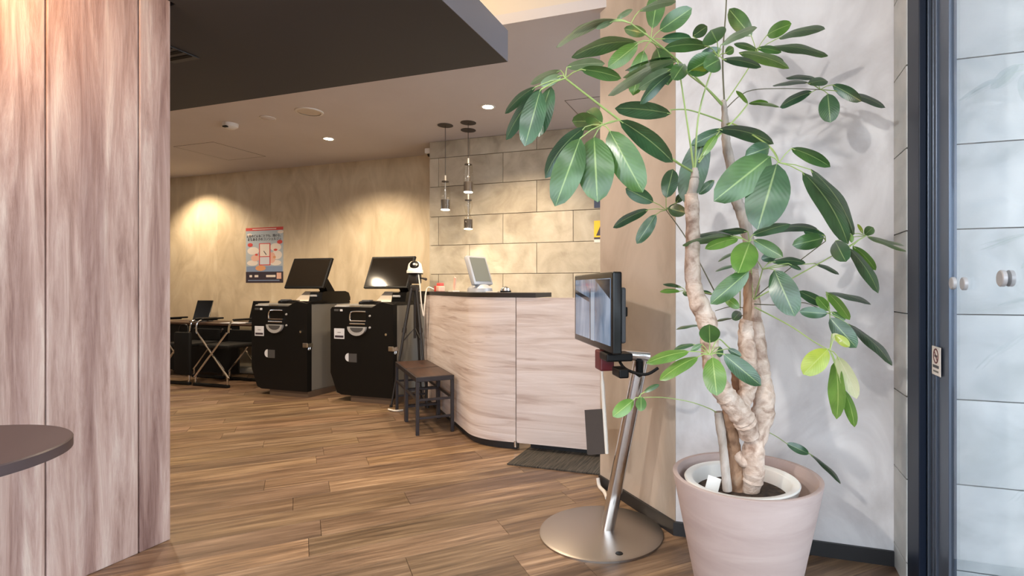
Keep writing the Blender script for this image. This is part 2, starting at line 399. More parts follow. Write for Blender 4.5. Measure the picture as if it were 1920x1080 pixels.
# ceilings
YE = 2.835
struct(MB().box((-8.6, YE, H), (.6, 5.5, H+.06)).build('ceiling', 'ceiling_paint'), 'lower taupe ceiling over the lobby', 'ceiling')
struct(MB().box((-8.6, -2.6, HU), (3.7, YE+.3, HU+.08)).build('ceiling_upper', 'ceiling_cream'), 'raised cream ceiling of the entrance', 'ceiling')
struct(MB().box((-8.6, YE, H+.06), (E1.x+.6, YE+.05, HU)).build('trim_1', 'ceiling_cream'), 'cream riser between the lower and the raised ceiling', 'trim')
# dropped dark slab
sl = MB().prism([(-5.2, 1.69), (-2.37, 1.69), (-2.37, 1.2), (-1.2515, 1.2), (-1.2515, 2.694), (-5.2, 2.694)], 2.329, 2.500).build('ceiling_slab', 'slab_dark')
struct(sl, 'dark grey dropped ceiling slab above the lobby', 'ceiling')
MB().box((-1.2512, 1.2, 2.3292), (-1.2485, 2.694, 2.4998)).build('fascia', 'slab_side', sl)
lamp('cove_lamp', 'AREA', (-1.6, 2.2, 2.53), 7, (1, .74, .42), (-1.6, 2.6, 3.2), shape='RECTANGLE', size=.6, size_y=.2)
va, vb = onZ(318, 84, 2.329), onZ(373, 108, 2.329)
vt = thing('ceiling_vent', 'slim dark slot vent set into the dark ceiling slab', 'vent', (-2.83, 2.0, 2.327))
MB().box((-.16, -.11, -.004), (.03, .12, 0)).build('frame', 'grey_dark', vt)
for i in range(4): MB().box((-.15, -.095+i*.052, -.007), (.022, -.07+i*.052, -.004)).build('slat', 'black_matte', vt)

struct(MB().box((-14, -22, -.12), (16, -2.6, -.02)).build('pavement', 'kiosk_grey'), 'grey street pavement outside the entrance glazing', 'pavement')
# entrance glazing behind the photographer (seen in reflections only)
fr = MB()
for x in (-2.3, -1.0, .3, 1.6, 3.0): fr.box((x-.04, -2.56, 0), (x+.04, -2.48, HU))
for z in (0, 2.2, HU-.06): fr.box((-2.4, -2.55, z), (3.0, -2.49, z+.06))
struct(fr.build('window_1', 'anodised_navy'), 'dark frame of the shopfront glazing opposite the pillar', 'window')

# ================================================================== RECEPTION
YF = 3.325                                   # counter front
def counter_path(off=0):
    """plan of the counter front: 45 degree face, arc, straight; off > 0 goes inwards"""
    R = .42-off; yf = YF+off
    C = Vector((-1.62, YF+.42))              # arc centre
    pts = []
    a = C+R*Vector((-s5, -s5)); L45 = 1.50
    st_ = a+Vector((-s5, s5))*L45
    pts.append(st_)
    for i in range(1, 8): pts.append(st_.lerp(a, i/8))
    for i in range(0, 13):
        an = math.radians(225+45*i/12); pts.append(C+R*Vector((math.cos(an), math.sin(an))))
    pts.append(Vector((-1.4845, yf)))
    return pts
def ribbon(name, pts, inner, z0, z1, m, parent):
    n = len(pts); vs = []; fs = []; us = []; acc = 0
    for i, p in enumerate(pts):
        if i: acc += (p-pts[i-1]).length
        us.append(acc); q = inner[i]
        vs += [(p.x, p.y, z0), (p.x, p.y, z1), (q.x, q.y, z1), (q.x, q.y, z0)]
    for i in range(n-1):
        for k in range(4): fs.append((i*4+k, (i+1)*4+k, (i+1)*4+(k+1) % 4, i*4+(k+1) % 4))
    fs += [(0, 1, 2, 3), tuple((n-1)*4+k for k in (3, 2, 1, 0))]
    me = bpy.data.meshes.new(name); me.from_pydata(vs, [], fs); me.materials.append(MATS[m])
    uv = me.uv_layers.new(name='UVMap')
    for pl in me.polygons:
        for li in pl.loop_indices:
            vi = me.loops[li].vertex_index; uv.data[li].uv = (us[vi//4], me.vertices[vi].co.z)
    bm = bmesh.new(); bm.from_mesh(me); bmesh.ops.recalc_face_normals(bm, faces=bm.faces); bm.to_mesh(me); bm.free()
    me.polygons.foreach_set('use_smooth', [True]*len(me.polygons)); me.set_sharp_from_angle(angle=math.radians(35))
    o = bpy.data.objects.new(name, me); COL.objects.link(o); o.parent = parent; return o
rc = thing('reception_counter', 'curved reception counter clad in pale streaked stone panel', 'counter', (0, 0, 0))
ribbon('front_panel', counter_path(0), counter_path(.03), .05, 1.026, 'counter_stone', rc)
ribbon('kick_board', counter_path(.022), counter_path(.06), 0, .05, 'black_skirting', rc)
ct = counter_path(-.004); ci = counter_path(.30)
ct[-1] = Vector((-1.338, YF-.004)); ci[-1] = Vector((-1.338, YF+.30))
tp = ribbon('reception_worktop', ct, ci, 1.0265, 1.058, 'counter_top_dark', None)
tag(tp, 'near-black counter top following the curved reception counter', 'countertop')
gt = thing('counter_gate', 'straight pale streaked stone gate panel of the reception next to the pillar', 'gate', (0, 0, 0))
ribbon('gate_panel', [Vector((-1.4785, YF)), Vector((-.62, YF))], [Vector((-1.4785, YF+.03)), Vector((-.62, YF+.03))], .05, 1.026, 'counter_stone', gt)
MB().box((-1.40, YF+.06, 0), (-.62, YF+.09, .2)).build('kick_board', 'black_skirting', gt)
MB().lathe([(0, 0), (.012, 0), (.012, .04), (0, .04)], (-1.483, YF-.002, .022), 12).build('pivot', 'chrome', gt, True)
MB().box((-1.4845, YF+.012, .052), (-1.4785, YF+.025, 1.024)).build('seal', 'black_matte', gt)

# monitor and small things on the counter (counter top z 1.058)
ZT = 1.058
mo = thing('desk_monitor', 'old grey flat monitor tilted back on the reception counter', 'monitor', onY(905, 546, 3.95).xy.to_3d()+Vector((0, 0, ZT)), math.radians(76))
M = Matrix.Translation((0, .0, .055)) @ Matrix.Rotation(math.radians(-20), 4, 'X')
MB().bev((-.115, -.02, 0), (.115, .02, .25), .01, M).build('case', 'silver_plastic', mo, True)
MB().box((-.092, -.0225, .025), (.092, -.019, .232), M).build('screen', 'lcd_grey', mo)
MB().lathe([(0, 0), (.105, 0), (.10, .03), (.06, .06), (0, .07)], (0, .03, 0), 28).build('base', 'silver_plastic', mo, True)
cl = thing('tape_dispenser', 'small shiny chrome and black desk bell right of the grey monitor', 'bell', onY(948, 546, 3.72).xy.to_3d()+Vector((0, 0, ZT)))
MB().lathe([(0, .012), (.038, .012), (.034, .03), (.015, .042), (0, .045)], seg=20).build('dome', 'chrome', cl, True)
MB().lathe([(0, 0), (.042, 0), (.042, .012), (0, .012)], seg=20).build('base', 'black_matte', cl)
cl.name = 'desk_bell'
pp = tag(MB().box((-.05, -.03, 0), (.05, .03, .006)).build('memo_sheet', 'paper', loc=onY(925, 546, 3.74).xy.to_3d()+Vector((0, 0, ZT))), 'small white memo sheet lying between grey monitor and desk bell', 'paper')
p0 = onY(825, 548, 4.34)
cs = thing('candy_box', 'small red printed packet standing at the left end of the counter', 'packet', (p0.x, p0.y, ZT), math.radians(-40))
MB().bev((-.07, -.03, 0), (.05, .03, .05), .006).build('carton', 'pink_print', cs)
MB().bev((-.072, -.033, .0), (-.02, -.0305, .052), .001).build('red_panel', 'red_print', cs)
MB().bev((-.03, -.02, .05), (.03, .025, .078), .006, Matrix.Rotation(.2, 4, 'Z')).build('flap', 'red_print', cs)
p0 = onY(851, 548, 4.2)
st_ = thing('card_stand', 'slim leaning pink card holder beside the red packet', 'card stand', (p0.x, p0.y, ZT), math.radians(-40))
MB().box((-.02, -.004, .008), (.02, .004, .13), Matrix.Rotation(math.radians(14), 4, 'Y')).build('card', 'pink_print', st_)
MB().box((-.06, -.03, 0), (.06, .03, .009)).build('base', 'white_plastic', st_)

# floor mat under the gate
m0, m1 = onZ(950, 872, 0), onZ(1126, 888.5, 0)
mt = MB().box((-1.41, 3.03, .0), (-.60, 3.50, .008)).build('floor_mat', 'mat_fibre', loc=(0, 0, .0005))
tag(mt, 'dark ribbed floor mat in front of the counter gate', 'mat')

# pendant lamps
def pendant(label, u, vtop, vcap, vbot, kind):
    p = onZ(u, vtop, H); o = thing('pendant_lamp', label, 'lamp', (p.x, p.y, H), group='glass pendants over the counter')
    d = -ST*p.x+CT*p.y
    zc = CAMH+(540-vcap)/F*d-H; zb = CAMH+(540-vbot)/F*d-H        # glass cap, bulb end (relative to ceiling)
    MB().lathe([(0, -.004), (.072, -.004), (.072, 0), (0, 0)], seg=28).build('canopy', 'fixture_dark', o, True)
    MB().tube([(0, 0, 0), (0, 0, zc+.05)], .0028, 6).build('cord', 'fixture_dark', o)
    MB().tube([(0, 0, zc+.055), (0, 0, zc)], .008, 10).build('socket', 'paper', o, True)
    MB().lathe([(.008, zc+.004), (.033, zc+.002), (.033, zc-.006), (.008, zc-.006)], seg=24).build('cap_ring', 'fixture_dark', o, True)
    R = .040
    if kind == 'bell': pr = [(.030, zc), (.040, zc-.03), (.042, zc-.06), (.030, zc-.11), (.020, zc-.13), (.028, zc-.16), (.043, zb+.10), (.043, zb+.01)]
    else: pr = [(.034, zc), (.040, zc-.02), (.047, zb+.10), (.048, zb+.01)]
    MB().lathe(pr, seg=28).build('glass_shade', 'lamp_glass', o, True)
    MB().tube([(0, 0, zc), (0, 0, zb+.09)], .005, 6).build('stem', 'steel', o)
    MB().lathe([(0, zb+.095), (R, zb+.095), (R, zb+.006), (R*.9, zb+.006)], seg=28).build('lamp_head', 'fixture_dark', o, True)
    MB().lathe([(0, zb), (R*.98, zb), (R*.98, zb+.008)], seg=28).build('lens', 'bulb_glow', o, True)
    lamp('pendant_light', 'SPOT', (p.x, p.y, H+zb-.004), 7, WARM, None, spot_size=math.radians(130), spot_blend=.6, shadow_soft_size=.03)
    return o
pendant('lone glass pendant lamp left of the pair over the counter', 835, 235, 340, 394, 'cone')
pendant('upper glass cone pendant of the right pair over the counter', 878, 230, 308, 361, 'cone')
pendant('lower glass bell pendant hanging under the cone pendant', 878, 244, 375, 430, 'bell')

# ceiling fittings
def downlight(label, u, v, energy, tgt=None, size=78):
    p = onZ(u, v, H); o = thing('downlight', label, 'lamp', (p.x, p.y, H), group='round ceiling downlights')
    MB().lathe([(.045, -.001), (.062, -.001), (.060, -.006), (.045, -.004)], seg=32).build('trim_ring', 'fixture_white', o, True)
    MB().lathe([(0, -.0035), (.045, -.0035), (.045, -.001), (0, -.001)], seg=32).build('lens', 'downlight_glow', o, True)
    lamp('downlight_light', 'SPOT', (p.x, p.y, H-.012), energy, WARM, tgt and (p.x+tgt[0], p.y+tgt[1], 0), spot_size=math.radians(size), spot_blend=.7, shadow_soft_size=.05)
downlight('glowing recessed downlight above the payment machines', 616, 260, 165, (0, .5), 120)
downlight('glowing recessed downlight right of the pendant lamps', 915, 200, 125, (0, .35), 120)
def hidden_down(where, x, y, e, tgt=(0, .45), size=85):
    o = thing('downlight', 'recessed downlight of the lobby ceiling '+where, 'lamp', (x, y, H), group='hidden downlights')
    MB().lathe([(.045, -.001), (.062, -.001), (.060, -.006), (.045, -.004)], seg=24).build('trim_ring', 'fixture_white', o, True)
    MB().lathe([(0, -.0035), (.045, -.0035), (.045, -.001), (0, -.001)], seg=24).build('lens', 'downlight_glow', o, True)
    lamp('downlight_light', 'SPOT', (x, y, H-.012), e, WARM, (x+tgt[0], y+tgt[1], 0), spot_size=math.radians(size), spot_blend=.6, shadow_soft_size=.05)
hidden_down('behind the wood partition at the poster wall', -6.98, 4.78, 160, (.15, .4), 120)
hidden_down('added as unseen fill, left of the row behind the dark slab', -5.0, 3.05, 150, (0, .3), 150)  # this row of three is added to brighten the lobby, out of view
hidden_down('added as unseen fill, second in the row behind the dark slab', -3.6, 3.05, 150, (0, .3), 150)
hidden_down('added as unseen fill, right of the row behind the dark slab', -2.1, 3.05, 150, (.2, .3), 150)
p = onZ(432, 232, H); sm = thing('smoke_detector', 'white domed smoke detector on the taupe ceiling', 'smoke detector', (p.x, p.y, H))
MB().lathe([(0, -.05), (.035, -.05), (.05, -.038), (.062, -.03), (.066, -.012), (.066, 0), (0, 0)], seg=32).build('housing', 'fixture_white', sm, True)
MB().box((-.02, -.066, -.045), (.025, -.04, -.034)).build('vent_slot', 'black_matte', sm)
p = onZ(502, 221, H)
sd = thing('ceiling_sensor', 'flat small white round cover between smoke detector and speaker', 'sensor', (p.x, p.y, H))
MB().lathe([(0, -.008), (.05, -.008), (.06, -.003), (.06, 0), (0, 0)], seg=32).build('cover', 'ceiling_paint', sd, True)
MB().lathe([(.058, -.006), (.066, -.006), (.066, 0), (.058, 0)], seg=32).build('ring', 'fixture_white', sd, True)
p = onZ(580, 209, H)
sp = thing('ceiling_speaker', 'round flush ceiling speaker with beige grille', 'speaker', (p.x, p.y, H))
MB().lathe([(0, -.006), (.095, -.006), (.095, 0), (0, 0)], seg=36).build('grille', 'rim_cream', sp, True)
MB().lathe([(.095, -.010), (.112, -.008), (.114, 0), (.095, 0)], seg=36).build('ring', 'fixture_white', sp, True)
def hatch(label, x0, x1, y0, y1):
    o = thing('ceiling_hatch', label, 'hatch', ((x0+x1)/2, (y0+y1)/2, H)); a, b = (x1-x0)/2, (y1-y0)/2; t = .004
    f = MB()
    f.box((-a, -b, -.002), (a, -b+t, 0)); f.box((-a, b-t, -.002), (a, b, 0)); f.box((-a, -b+t, -.002), (-a+t, b-t, 0)); f.box((a-t, -b+t, -.002), (a, b-t, 0))
    f.build('frame', 'rim_cream' if False else 'fixture_dark', o)
    MB().box((-a+t, -b+t, -.0012), (a-t, b-t, 0)).build('panel', 'ceiling_paint', o)
hatch('square access hatch in the ceiling above the poster', -5.87, -5.29, 4.15, 4.80)
hatch('square access hatch in the ceiling near the plaster pillar', -1.415, -.85, 4.14, 4.60)
p = onZ(797, 288, 2.55)
cc = thing('security_camera', 'small white dome camera under the ceiling at the tiled corner', 'camera', (-3.19, 4.95, 2.475))
MB().bev((-.045, -.05, .03), (.045, .05, .09), .012).build('housing', 'fixture_white', cc, True)
MB().lathe([(0, 0), (.028, .006), (.038, .03), (0, .032)], seg=20).build('dome', 'black_gloss', cc, True)

# signs on the tile wall beside the pillar
for nm, lb, ct_, parts in (('notice_card', 'yellow warning card on the stone tiles at the pillar edge', 'sign', [(414, 445, 'yellow_print'), (445, 449, 'dark_print'), (449, 455, 'cloud_print')]),
                           ('notice_card', 'small navy card on the stone tiles above the yellow card', 'sign', [(372, 390, 'navy_print')])):
    a = onY(1114, parts[0][0], YT-.012); o = thing(nm, lb, ct_, a)
    for v0, v1, m in parts:
        z1 = onY(1114, v0, YT-.012).z-a.z; z0 = onY(1114, v1, YT-.012).z-a.z
        MB().box((0, -.003, z0), (.12, .0, z1)).build('band', m, o)
    if len(parts) > 1:
        MB().prism([(.02, -.14), (.075, -.02), (.10, -.14)], -.005, -.003, 'y').build('symbol', 'dark_print', o)

# ================================================================== PAYMENT MACHINES
def kiosk(label, x):
    o = thing('payment_machine', label, 'payment machine', (x, 4.245, 0), group='check-in payment machines')
    w_ = .36; X = w_
    # plinth, body (side profile extruded), front door
    MB().box((-.13, .0, 0), (w_, .58, .058)).build('plinth', 'kiosk_plinth', o)
    MB().bev((-w_+.01, .045, .058), (w_-.004, .60, .93), .01).build('cabinet', 'kiosk_grey', o)
    MB().prism([(-w_, .27), (-.285, .085), (-.23, .062), (w_, .06), (w_, .935), (.24, .955), (.17, .93), (.12, .905), (-w_+.02, .905), (-w_, .885)], -.012, .046, 'y').build('door', 'black_satin', o)
    MB().prism([(-.012, .905), (.046, .906), (.60, .945), (.60, .93), (-.012, .90)], -w_+.015, .13, 'x').build('top_panel', 'black_satin', o)
    MB().prism([(.0, .935), (.05, .957), (.58, .962), (.60, .93), (.0, .93)], .14, w_, 'x').build('top_shelf', 'black_gloss', o)
    # printer tower with rounded rear
    MB().prism([(.175, .955), (.195, 1.045), (.22, 1.055), (.52, 1.058), (.575, 1.04), (.598, .99), (.60, .955)], .20, w_, 'x').build('printer', 'black_gloss', o, True)
    MB().prism([(.16, .955), (.30, 1.055), (.30, .955)], .03, .20, 'x').build('paper_chute', 'rim_cream', o)
    MB().bev((.215, .172, 1.0), (.30, .185, 1.02), .004, Matrix.Rotation(-.0, 4, 'X')).build('button_strip', 'silver_plastic', o)
    # card reader hump
    MB().bev((-.10, .06, .915), (.10, .22, .965), .02).build('card_reader', 'black_gloss', o, True)
    MB().bev((-.05, .05, .955), (.04, .12, .975), .01).build('reader_pad', 'grey_dark', o, True)
    MB().box((-.13, -.016, .912), (-.01, .03, .919)).build('trim_strip', 'chrome', o)
    MB().bev((-.32, -.005, .905), (-.18, .09, .918), .004).build('scanner_lid', 'silver_plastic', o)
    MB().bev((-.315, -.016, .865), (-.26, -.012, .885), .002).build('indicator_panel', 'grey_dark', o)
    MB().bev((-.245, -.017, .865), (-.215, -.012, .885), .002).build('indicator_lamp', 'label_white', o)
    # coin slot loop, rail, tray
    MB().tube(spline([(.06, -.02, .865), (-.08, -.02, .865), (-.118, -.02, .845), (-.125, -.02, .80), (-.12, -.02, .775)], 4)+[Vector((.06, -.02, .775))], .007, 8).build('slot_frame', 'chrome', o, True)
    MB().box((-.11, -.014, .782), (.06, -.0125, .858)).build('slot', 'black_gloss', o)
    MB().bev((-.125, -.03, .742), (.055, -.012, .757), .004).build('rail', 'chrome', o)
    tr = MB(); ring = []
    for i in range(13):
        a = math.pi+math.pi*i/12
        ring.append((.105*math.cos(a), .03*0+.0, math.sin(a)))
    outer = [(-.04+.105*math.cos(math.pi+math.pi*i/12), .72+.085*math.sin(math.pi+math.pi*i/12)) for i in range(13)]
    tr.prism(outer, -.035, -.012, 'y').build('coin_tray', 'silver_plastic', o, True)
    inner = [(-.035+.075*math.cos(math.pi+math.pi*i/10), .713+.045*math.sin(math.pi+math.pi*i/10)) for i in range(11)]
    MB().prism(inner, -.037, -.034, 'y').build('tray_well', 'grey_dark', o)
    for x_, z_ in ((.10, .825), (.10, .715)):
        q = MB().lathe([(0, 0), (.011, 0), (.009, .008), (0, .01)], (x_, -.012, z_), 14, Matrix.Rotation(math.pi/2, 4, 'X')).build('button', 'silver_plastic', o, True)
    MB().lathe([(0, 0), (.012, 0), (.012, .01), (0, .01)], (.285, -.012, .655), 14, Matrix.Rotation(math.pi/2, 4, 'X')).build('key_hole', 'chrome', o, True)
    # labels
    lb = MB().box((-.315, -.0145, .60), (-.195, -.012, .70)).build('notice_label', 'label_white', o)
    MB().box((-.305, -.0155, .612), (-.205, -.0145, .632)).build('dark_band', 'dark_print', lb)
    MB().box((-.275, -.0155, .66), (-.235, -.0145, .664)).build('print_line', 'dark_print', lb)
    pts = [(-.145, .385), (-.145, .465)]+[(-.145+.04*math.cos(math.radians(a)), .425+.04*math.sin(math.radians(a))) for a in range(100, 261, 16)]
    MB().prism(pts, -.0145, -.012, 'y').build('round_sticker', 'label_white', o)
    MB().box((-.142, -.0145, .38), (-.05, -.012, .462)).build('grey_sticker', 'grey_dark', o)
    # lock hasp on the side edge
    lk = MB().bev((w_-.05, -.02, .50), (w_+.006, -.010, .545), .004).build('lock_hasp', 'steel', o)
    MB().bev((w_-.003, -.018, .50), (w_+.014, .05, .54), .003).build('hasp_plate', 'chrome', lk)
    MB().tube(spline([(w_+.008, .0, .50), (w_+.008, -.004, .475), (w_+.008, .016, .475), (w_+.008, .02, .50)], 3), .004, 6).build('padlock', 'chrome', lk)
    # screen on a tilted arm
    M = Matrix.Translation((.125, .185, 1.085)) @ Matrix.Rotation(math.radians(-23), 4, 'X')
    sc = MB().bev((-.255, -.012, 0), (.255, .016, .345), .006, M).build('display', 'black_satin', o)
    MB().box((-.235, -.0135, .02), (.235, -.0118, .325), M).build('screen', 'screen_black', sc)
    MB().prism([(.25, 1.25), (.30, 1.27), (.47, 1.05), (.36, 1.05)], .17, .27, 'x').build('arm', 'black_satin', o)
    return o
k1 = kiosk('black payment machine with a dark tilted screen below the poster', -4.497)
k2 = copy_tree(k1); k2.location.x = -3.49
k2['label'] = 'black payment machine nearest the counter, behind the camera tripod'

# poster on the beige wall
pa, pb = onY(461, 428, YB-.006), onY(531, 530, YB-.006)
po = thing('wall_poster', 'blue and orange printed phone service poster taped on beige wall', 'poster', ((pa.x+pb.x)/2, YB-.0046, (pa.z+pb.z)/2))
PWd, PHt = pb.x-pa.x, pa.z-pb.z
def P2(u, v): return ((u-.5)*PWd, (.5-v)*PHt)
def rect(nm, u0, v0, u1, v1, m, y, par=po):
    a, b = P2(u0, v0), P2(u1, v1); return MB().box((a[0], -y-.0006, b[1]), (b[0], -y, a[1])).build(nm, m, par)
def blob(nm, u, v, ru, rv, m, y):
    pts = [((u-.5)*PWd+ru*PWd*math.cos(a*math.pi/9), (.5-v)*PHt+rv*PHt*math.sin(a*math.pi/9)) for a in range(18)]
    return MB().prism(pts, -y-.0006, -y, 'y').build(nm, m, po)
rect('sheet', 0, 0, 1, 1, 'sky_print', 0)
rect('red_band', 0, 0, 1, .055, 'red_print', .0008); rect('red_band_line', .18, .022, .82, .036, 'cloud_print', .0014)
rect('dark_footer', 0, .80, 1, 1, 'dark_print', .0008)
rect('blue_band', .02, .70, .98, .80, 'blue_print', .0008)
for u, v, ru, rv, m, y in ((.20, .42, .16, .07, 'cloud_print', .0009), (.80, .36, .15, .07, 'cloud_print', .0009), (.83, .50, .14, .08, 'cloud_print', .0010), (.18, .64, .15, .05, 'cloud_print', .0009), (.80, .64, .15, .05, 'cloud_print', .0010), (.93, .09, .08, .03, 'cloud_print', .0009), (.10, .13, .07, .03, 'cloud_print', .0009),
                           (.26, .55, .12, .06, 'pink_print', .0011), (.70, .55, .10, .10, 'pink_print', .0012), (.40, .735, .14, .05, 'orange_print', .0011),
                           (.12, .31, .07, .035, 'red_print', .0014), (.91, .27, .07, .035, 'red_print', .0014), (.80, .41, .05, .02, 'red_print', .0014), (.29, .49, .04, .02, 'red_print', .0014), (.77, .54, .04, .022, 'orange_print', .0014)):
    blob('print_shape', u, v, ru, rv, m, y)
rect('phone_outline', .36, .285, .665, .685, 'red_print', .0016); rect('phone_screen', .385, .30, .64, .52, 'cloud_print', .0022); rect('phone_card', .385, .535, .64, .67, 'label_white', .0022)
MB().prism([P2(.48, .43), P2(.55, .50), P2(.565, .49), P2(.49, .42)], -.0034, -.0028, 'y').build('pointer', 'dark_print', po)
for a, b in ((.10, .17), (.24, .34), (.55, .80)): rect('footer_print', a, .86, b, .90, 'cloud_print', .0014)
rect('footer_print', .83, .82, .95, .93, 'pink_print', .0014); rect('footer_line', .06, .95, .90, .965, 'blue_print', .0014)
RX = Matrix.Rotation(math.pi/2, 4, 'X')
for s_, v, z in (('お宿のどんなことでも、聞ける。', .155, .040), ('まちあるきのコンシェルジュ', .215, .044)):
    a = P2(.5, v); text_mesh('headline', s_, z, 'dark_print', po, Matrix.Translation((a[0], -.002, a[1])) @ RX)

# ================================================================== DESK CORNER BEHIND THE PARTITION
dk = thing('work_desk', 'dark narrow desk along the beige wall left of the payment machines', 'desk', (-6.4, 5.06, 0))
MB().bev((-.85, -.21, .635), (.84, .24, .66), .004).build('desk_top', 'stool_wood', dk)
MB().box((-.80, -.19, .06), (.60, -.17, .634)).build('modesty_panel', 'black_matte', dk)
for x_ in (-.82, .78): MB().box((x_-.02, .05, 0), (x_+.02, .22, .634)).build('leg', 'black_matte', dk)
def folding_chair(label, x, y, rz):
    o = thing('folding_chair', label, 'chair', (x, y, 0), rz, 'chrome X-frame chairs at the dark desk')
    MB().bev((-.22, -.19, .42), (.22, .20, .46), .015).build('seat', 'black_matte', o)
    MB().bev((-.22, .17, .46), (.22, .19, .60), .008).build('backrest', 'black_matte', o)
    for y_ in (-.22, .20):
        MB().tube([(-.24, y_, .10), (.24, y_, .60)], .010, 8).build('leg', 'chrome', o, True)
        MB().tube([(.24, y_+.022, .10), (-.24, y_+.022, .60)], .010, 8).build('leg', 'chrome', o, True)
        MB().bev((-.26, y_-.015, 0), (.26, y_+.03, .035), .01).build('runner', 'black_satin', o)
        for s_ in (-1, 1): MB().tube([(s_*.24, y_+.01, .03), (s_*.24, y_+.01, .11)], .010, 8).build('foot_post', 'chrome', o)
    for s_ in (-1, 1):
        MB().tube(spline([(s_*.24, -.2, .60), (s_*.245, -.19, .69), (s_*.24, -.13, .725), (s_*.24, .05, .725)], 4), .009, 8).build('arm_tube', 'chrome', o, True)
        MB().bev((s_*.24-.022, -.14, .728), (s_*.24+.022, .12, .748), .008).build('armrest', 'black_satin', o)
    return o
c1 = folding_chair('black chair with chrome X legs right of its twin at the desk', -5.62, 4.60, 0)
c2 = copy_tree(c1); c2.location = (-6.20, 4.60, 0); c2['label'] = 'black chair with chrome X legs half hidden by the wood partition'
bag = thing('shoulder_bag', 'limp black bag hanging over the chair next to the partition', 'bag', (-5.99, 4.345, 0))
MB().bev((-.12, -.025, .12), (.12, .02, .60), .02).build('bag_body', 'black_matte', bag, True)
MB().tube(spline([(-.07, 0, .58), (-.05, .01, .67), (.05, .01, .67), (.07, 0, .58)], 5), .007, 6).build('strap', 'black_satin', bag, True)
def laptop(label, x, rz):
    o = thing('tablet_stand', label, 'tablet', (x, 5.02, .66), rz, 'tablets on the dark desk')
    M = Matrix.Rotation(math.radians(-22), 4, 'X')
    MB().bev((-.10, -.006, .01), (.10, .006, .29), .004, M).build('tablet', 'black_gloss', o)
    MB().bev((-.09, -.08, 0), (.09, .12, .012), .004).build('foot', 'grey_dark', o)
    MB().prism([(.03, .01), (.115, .01), (.085, .22)], -.02, .02, 'x').build('prop', 'silver_plastic', o)
    return o
l1 = laptop('black tablet leaning on a stand at the left end of the dark desk', -6.62, math.radians(20))
l2 = copy_tree(l1); l2.location.x = -5.68; l2['label'] = 'black tablet stand on the desk beside the payment machine'
tag(MB().box((-.15, -.10, 0), (.15, .10, .004)).build('leaflet', 'label_white', loc=(-5.96, 4.98, .661)), 'pale leaflet lying flat on the dark desk', 'paper')
bgm = thing('waste_bag', 'low pale cloth bundle lying on the floor under the desk', 'bundle', (-5.95, 5.2, 0))
MB().bev((-.42, -.05, 0), (.28, .05, .085), .035).build('cloth', 'pale_strip', bgm, True)

# ================================================================== TRIPOD WITH DOME CAMERA
tz = W(778, 497, 5.05); tb = (tz.x, tz.y, 0)
tg = thing('camera_tripod', 'tall thin black tripod between payment machine and counter', 'tripod', tb)
hz = 1.09+(540-512)/F*5.05
MB().tube([(0, 0, .62), (0, 0, hz-.12)], .013, 10).build('centre_column', 'tripod_black', tg)
MB().bev((-.035, -.035, hz-.17), (.035, .035, hz-.11), .012).build('shoulder', 'tripod_black', tg, True)
MB().bev((-.05, -.04, hz-.10), (.05, .04, hz-.01), .012).build('pan_head', 'tripod_black', tg, True)
MB().bev((-.06, -.045, hz-.012), (.06, .045, hz-.002), .003).build('top_plate', 'tripod_black', tg)
MB().tube([(.04, 0, hz-.045), (.09, -.01, hz-.05), (.14, -.03, hz-.06)], [.007, .008, .013], 8).build('pan_handle', 'tripod_black', tg, True)
for a in (232, 335, 108):
    e = Vector((math.cos(math.radians(a)), math.sin(math.radians(a)), 0)); t_ = e*.03+Vector((0, 0, hz-.14)); b_ = e*.22
    lg = MB().tube([t_, t_.lerp(b_, .36)], .015, 8).build('leg', 'tripod_black', tg)
    MB().tube([t_.lerp(b_, .36), t_.lerp(b_, .66)], .012, 8).build('leg_section', 'tripod_black', lg)
    MB().tube([t_.lerp(b_, .66), b_], .009, 8).build('leg_section', 'tripod_black', lg)
    for q in (.36, .66): MB().tube([t_.lerp(b_, q-.02), t_.lerp(b_, q+.02)], .02, 8).build('leg_clamp', 'tripod_black', lg)
    MB().tube([b_+Vector((0, 0, .02)), b_], .014, 8).build('foot', 'tripod_black', lg)
    MB().tube([(0, 0, .72), t_.lerp(b_, .46)], .005, 6).build('brace', 'tripod_black', tg)
dc = thing('dome_camera', 'white dome camera with dark lens on top of the tripod', 'camera', (tb[0], tb[1], hz), math.radians(28))
MB().lathe([(0, 0), (.075, 0), (.075, .022), (.068, .03), (.066, .05), (.058, .085), (.035, .108), (0, .115)], seg=28).build('housing', 'white_plastic', dc, True)
M = Matrix.Translation((0, -.048, .075)) @ Matrix.Rotation(math.radians(70), 4, 'X')
MB().lathe([(0, .018), (.03, .016), (.042, .0), (.042, -.01)], seg=24, M=M).build('lens_window', 'black_gloss', dc, True)
MB().lathe([(.0, .022), (.010, .021), (.014, .016)], seg=16, M=M).build('lens', 'silver_plastic', dc, True)
cab = tag(MB().tube(spline([(tb[0]+.05, tb[1]-.02, hz-.01), (tb[0]+.075, tb[1]-.03, hz-.12), (tb[0]+.09, tb[1]-.03, hz-.28), (tb[0]+.11, tb[1]-.02, hz-.40), (tb[0]+.12, tb[1]-.02, hz-.28), (tb[0]+.12, tb[1]+.02, hz-.14), (tb[0]+.17, tb[1]+.05, ZT+.02), (tb[0]+.185, tb[1]+.055, ZT+.012)], 5), .006, 6).build('camera_cable', 'cable_white'), 'white cable looping from the dome camera to the counter', 'cable')
tag(MB().tube(spline([(tb[0]-.07, tb[1]-.30, .012), (tb[0]+.02, tb[1]-.33, .012), (tb[0]+.06, tb[1]-.27, .008)], 6), .008, 6).build('floor_cable', 'cable_white'), 'white cable on the floor at the tripod feet', 'cable')

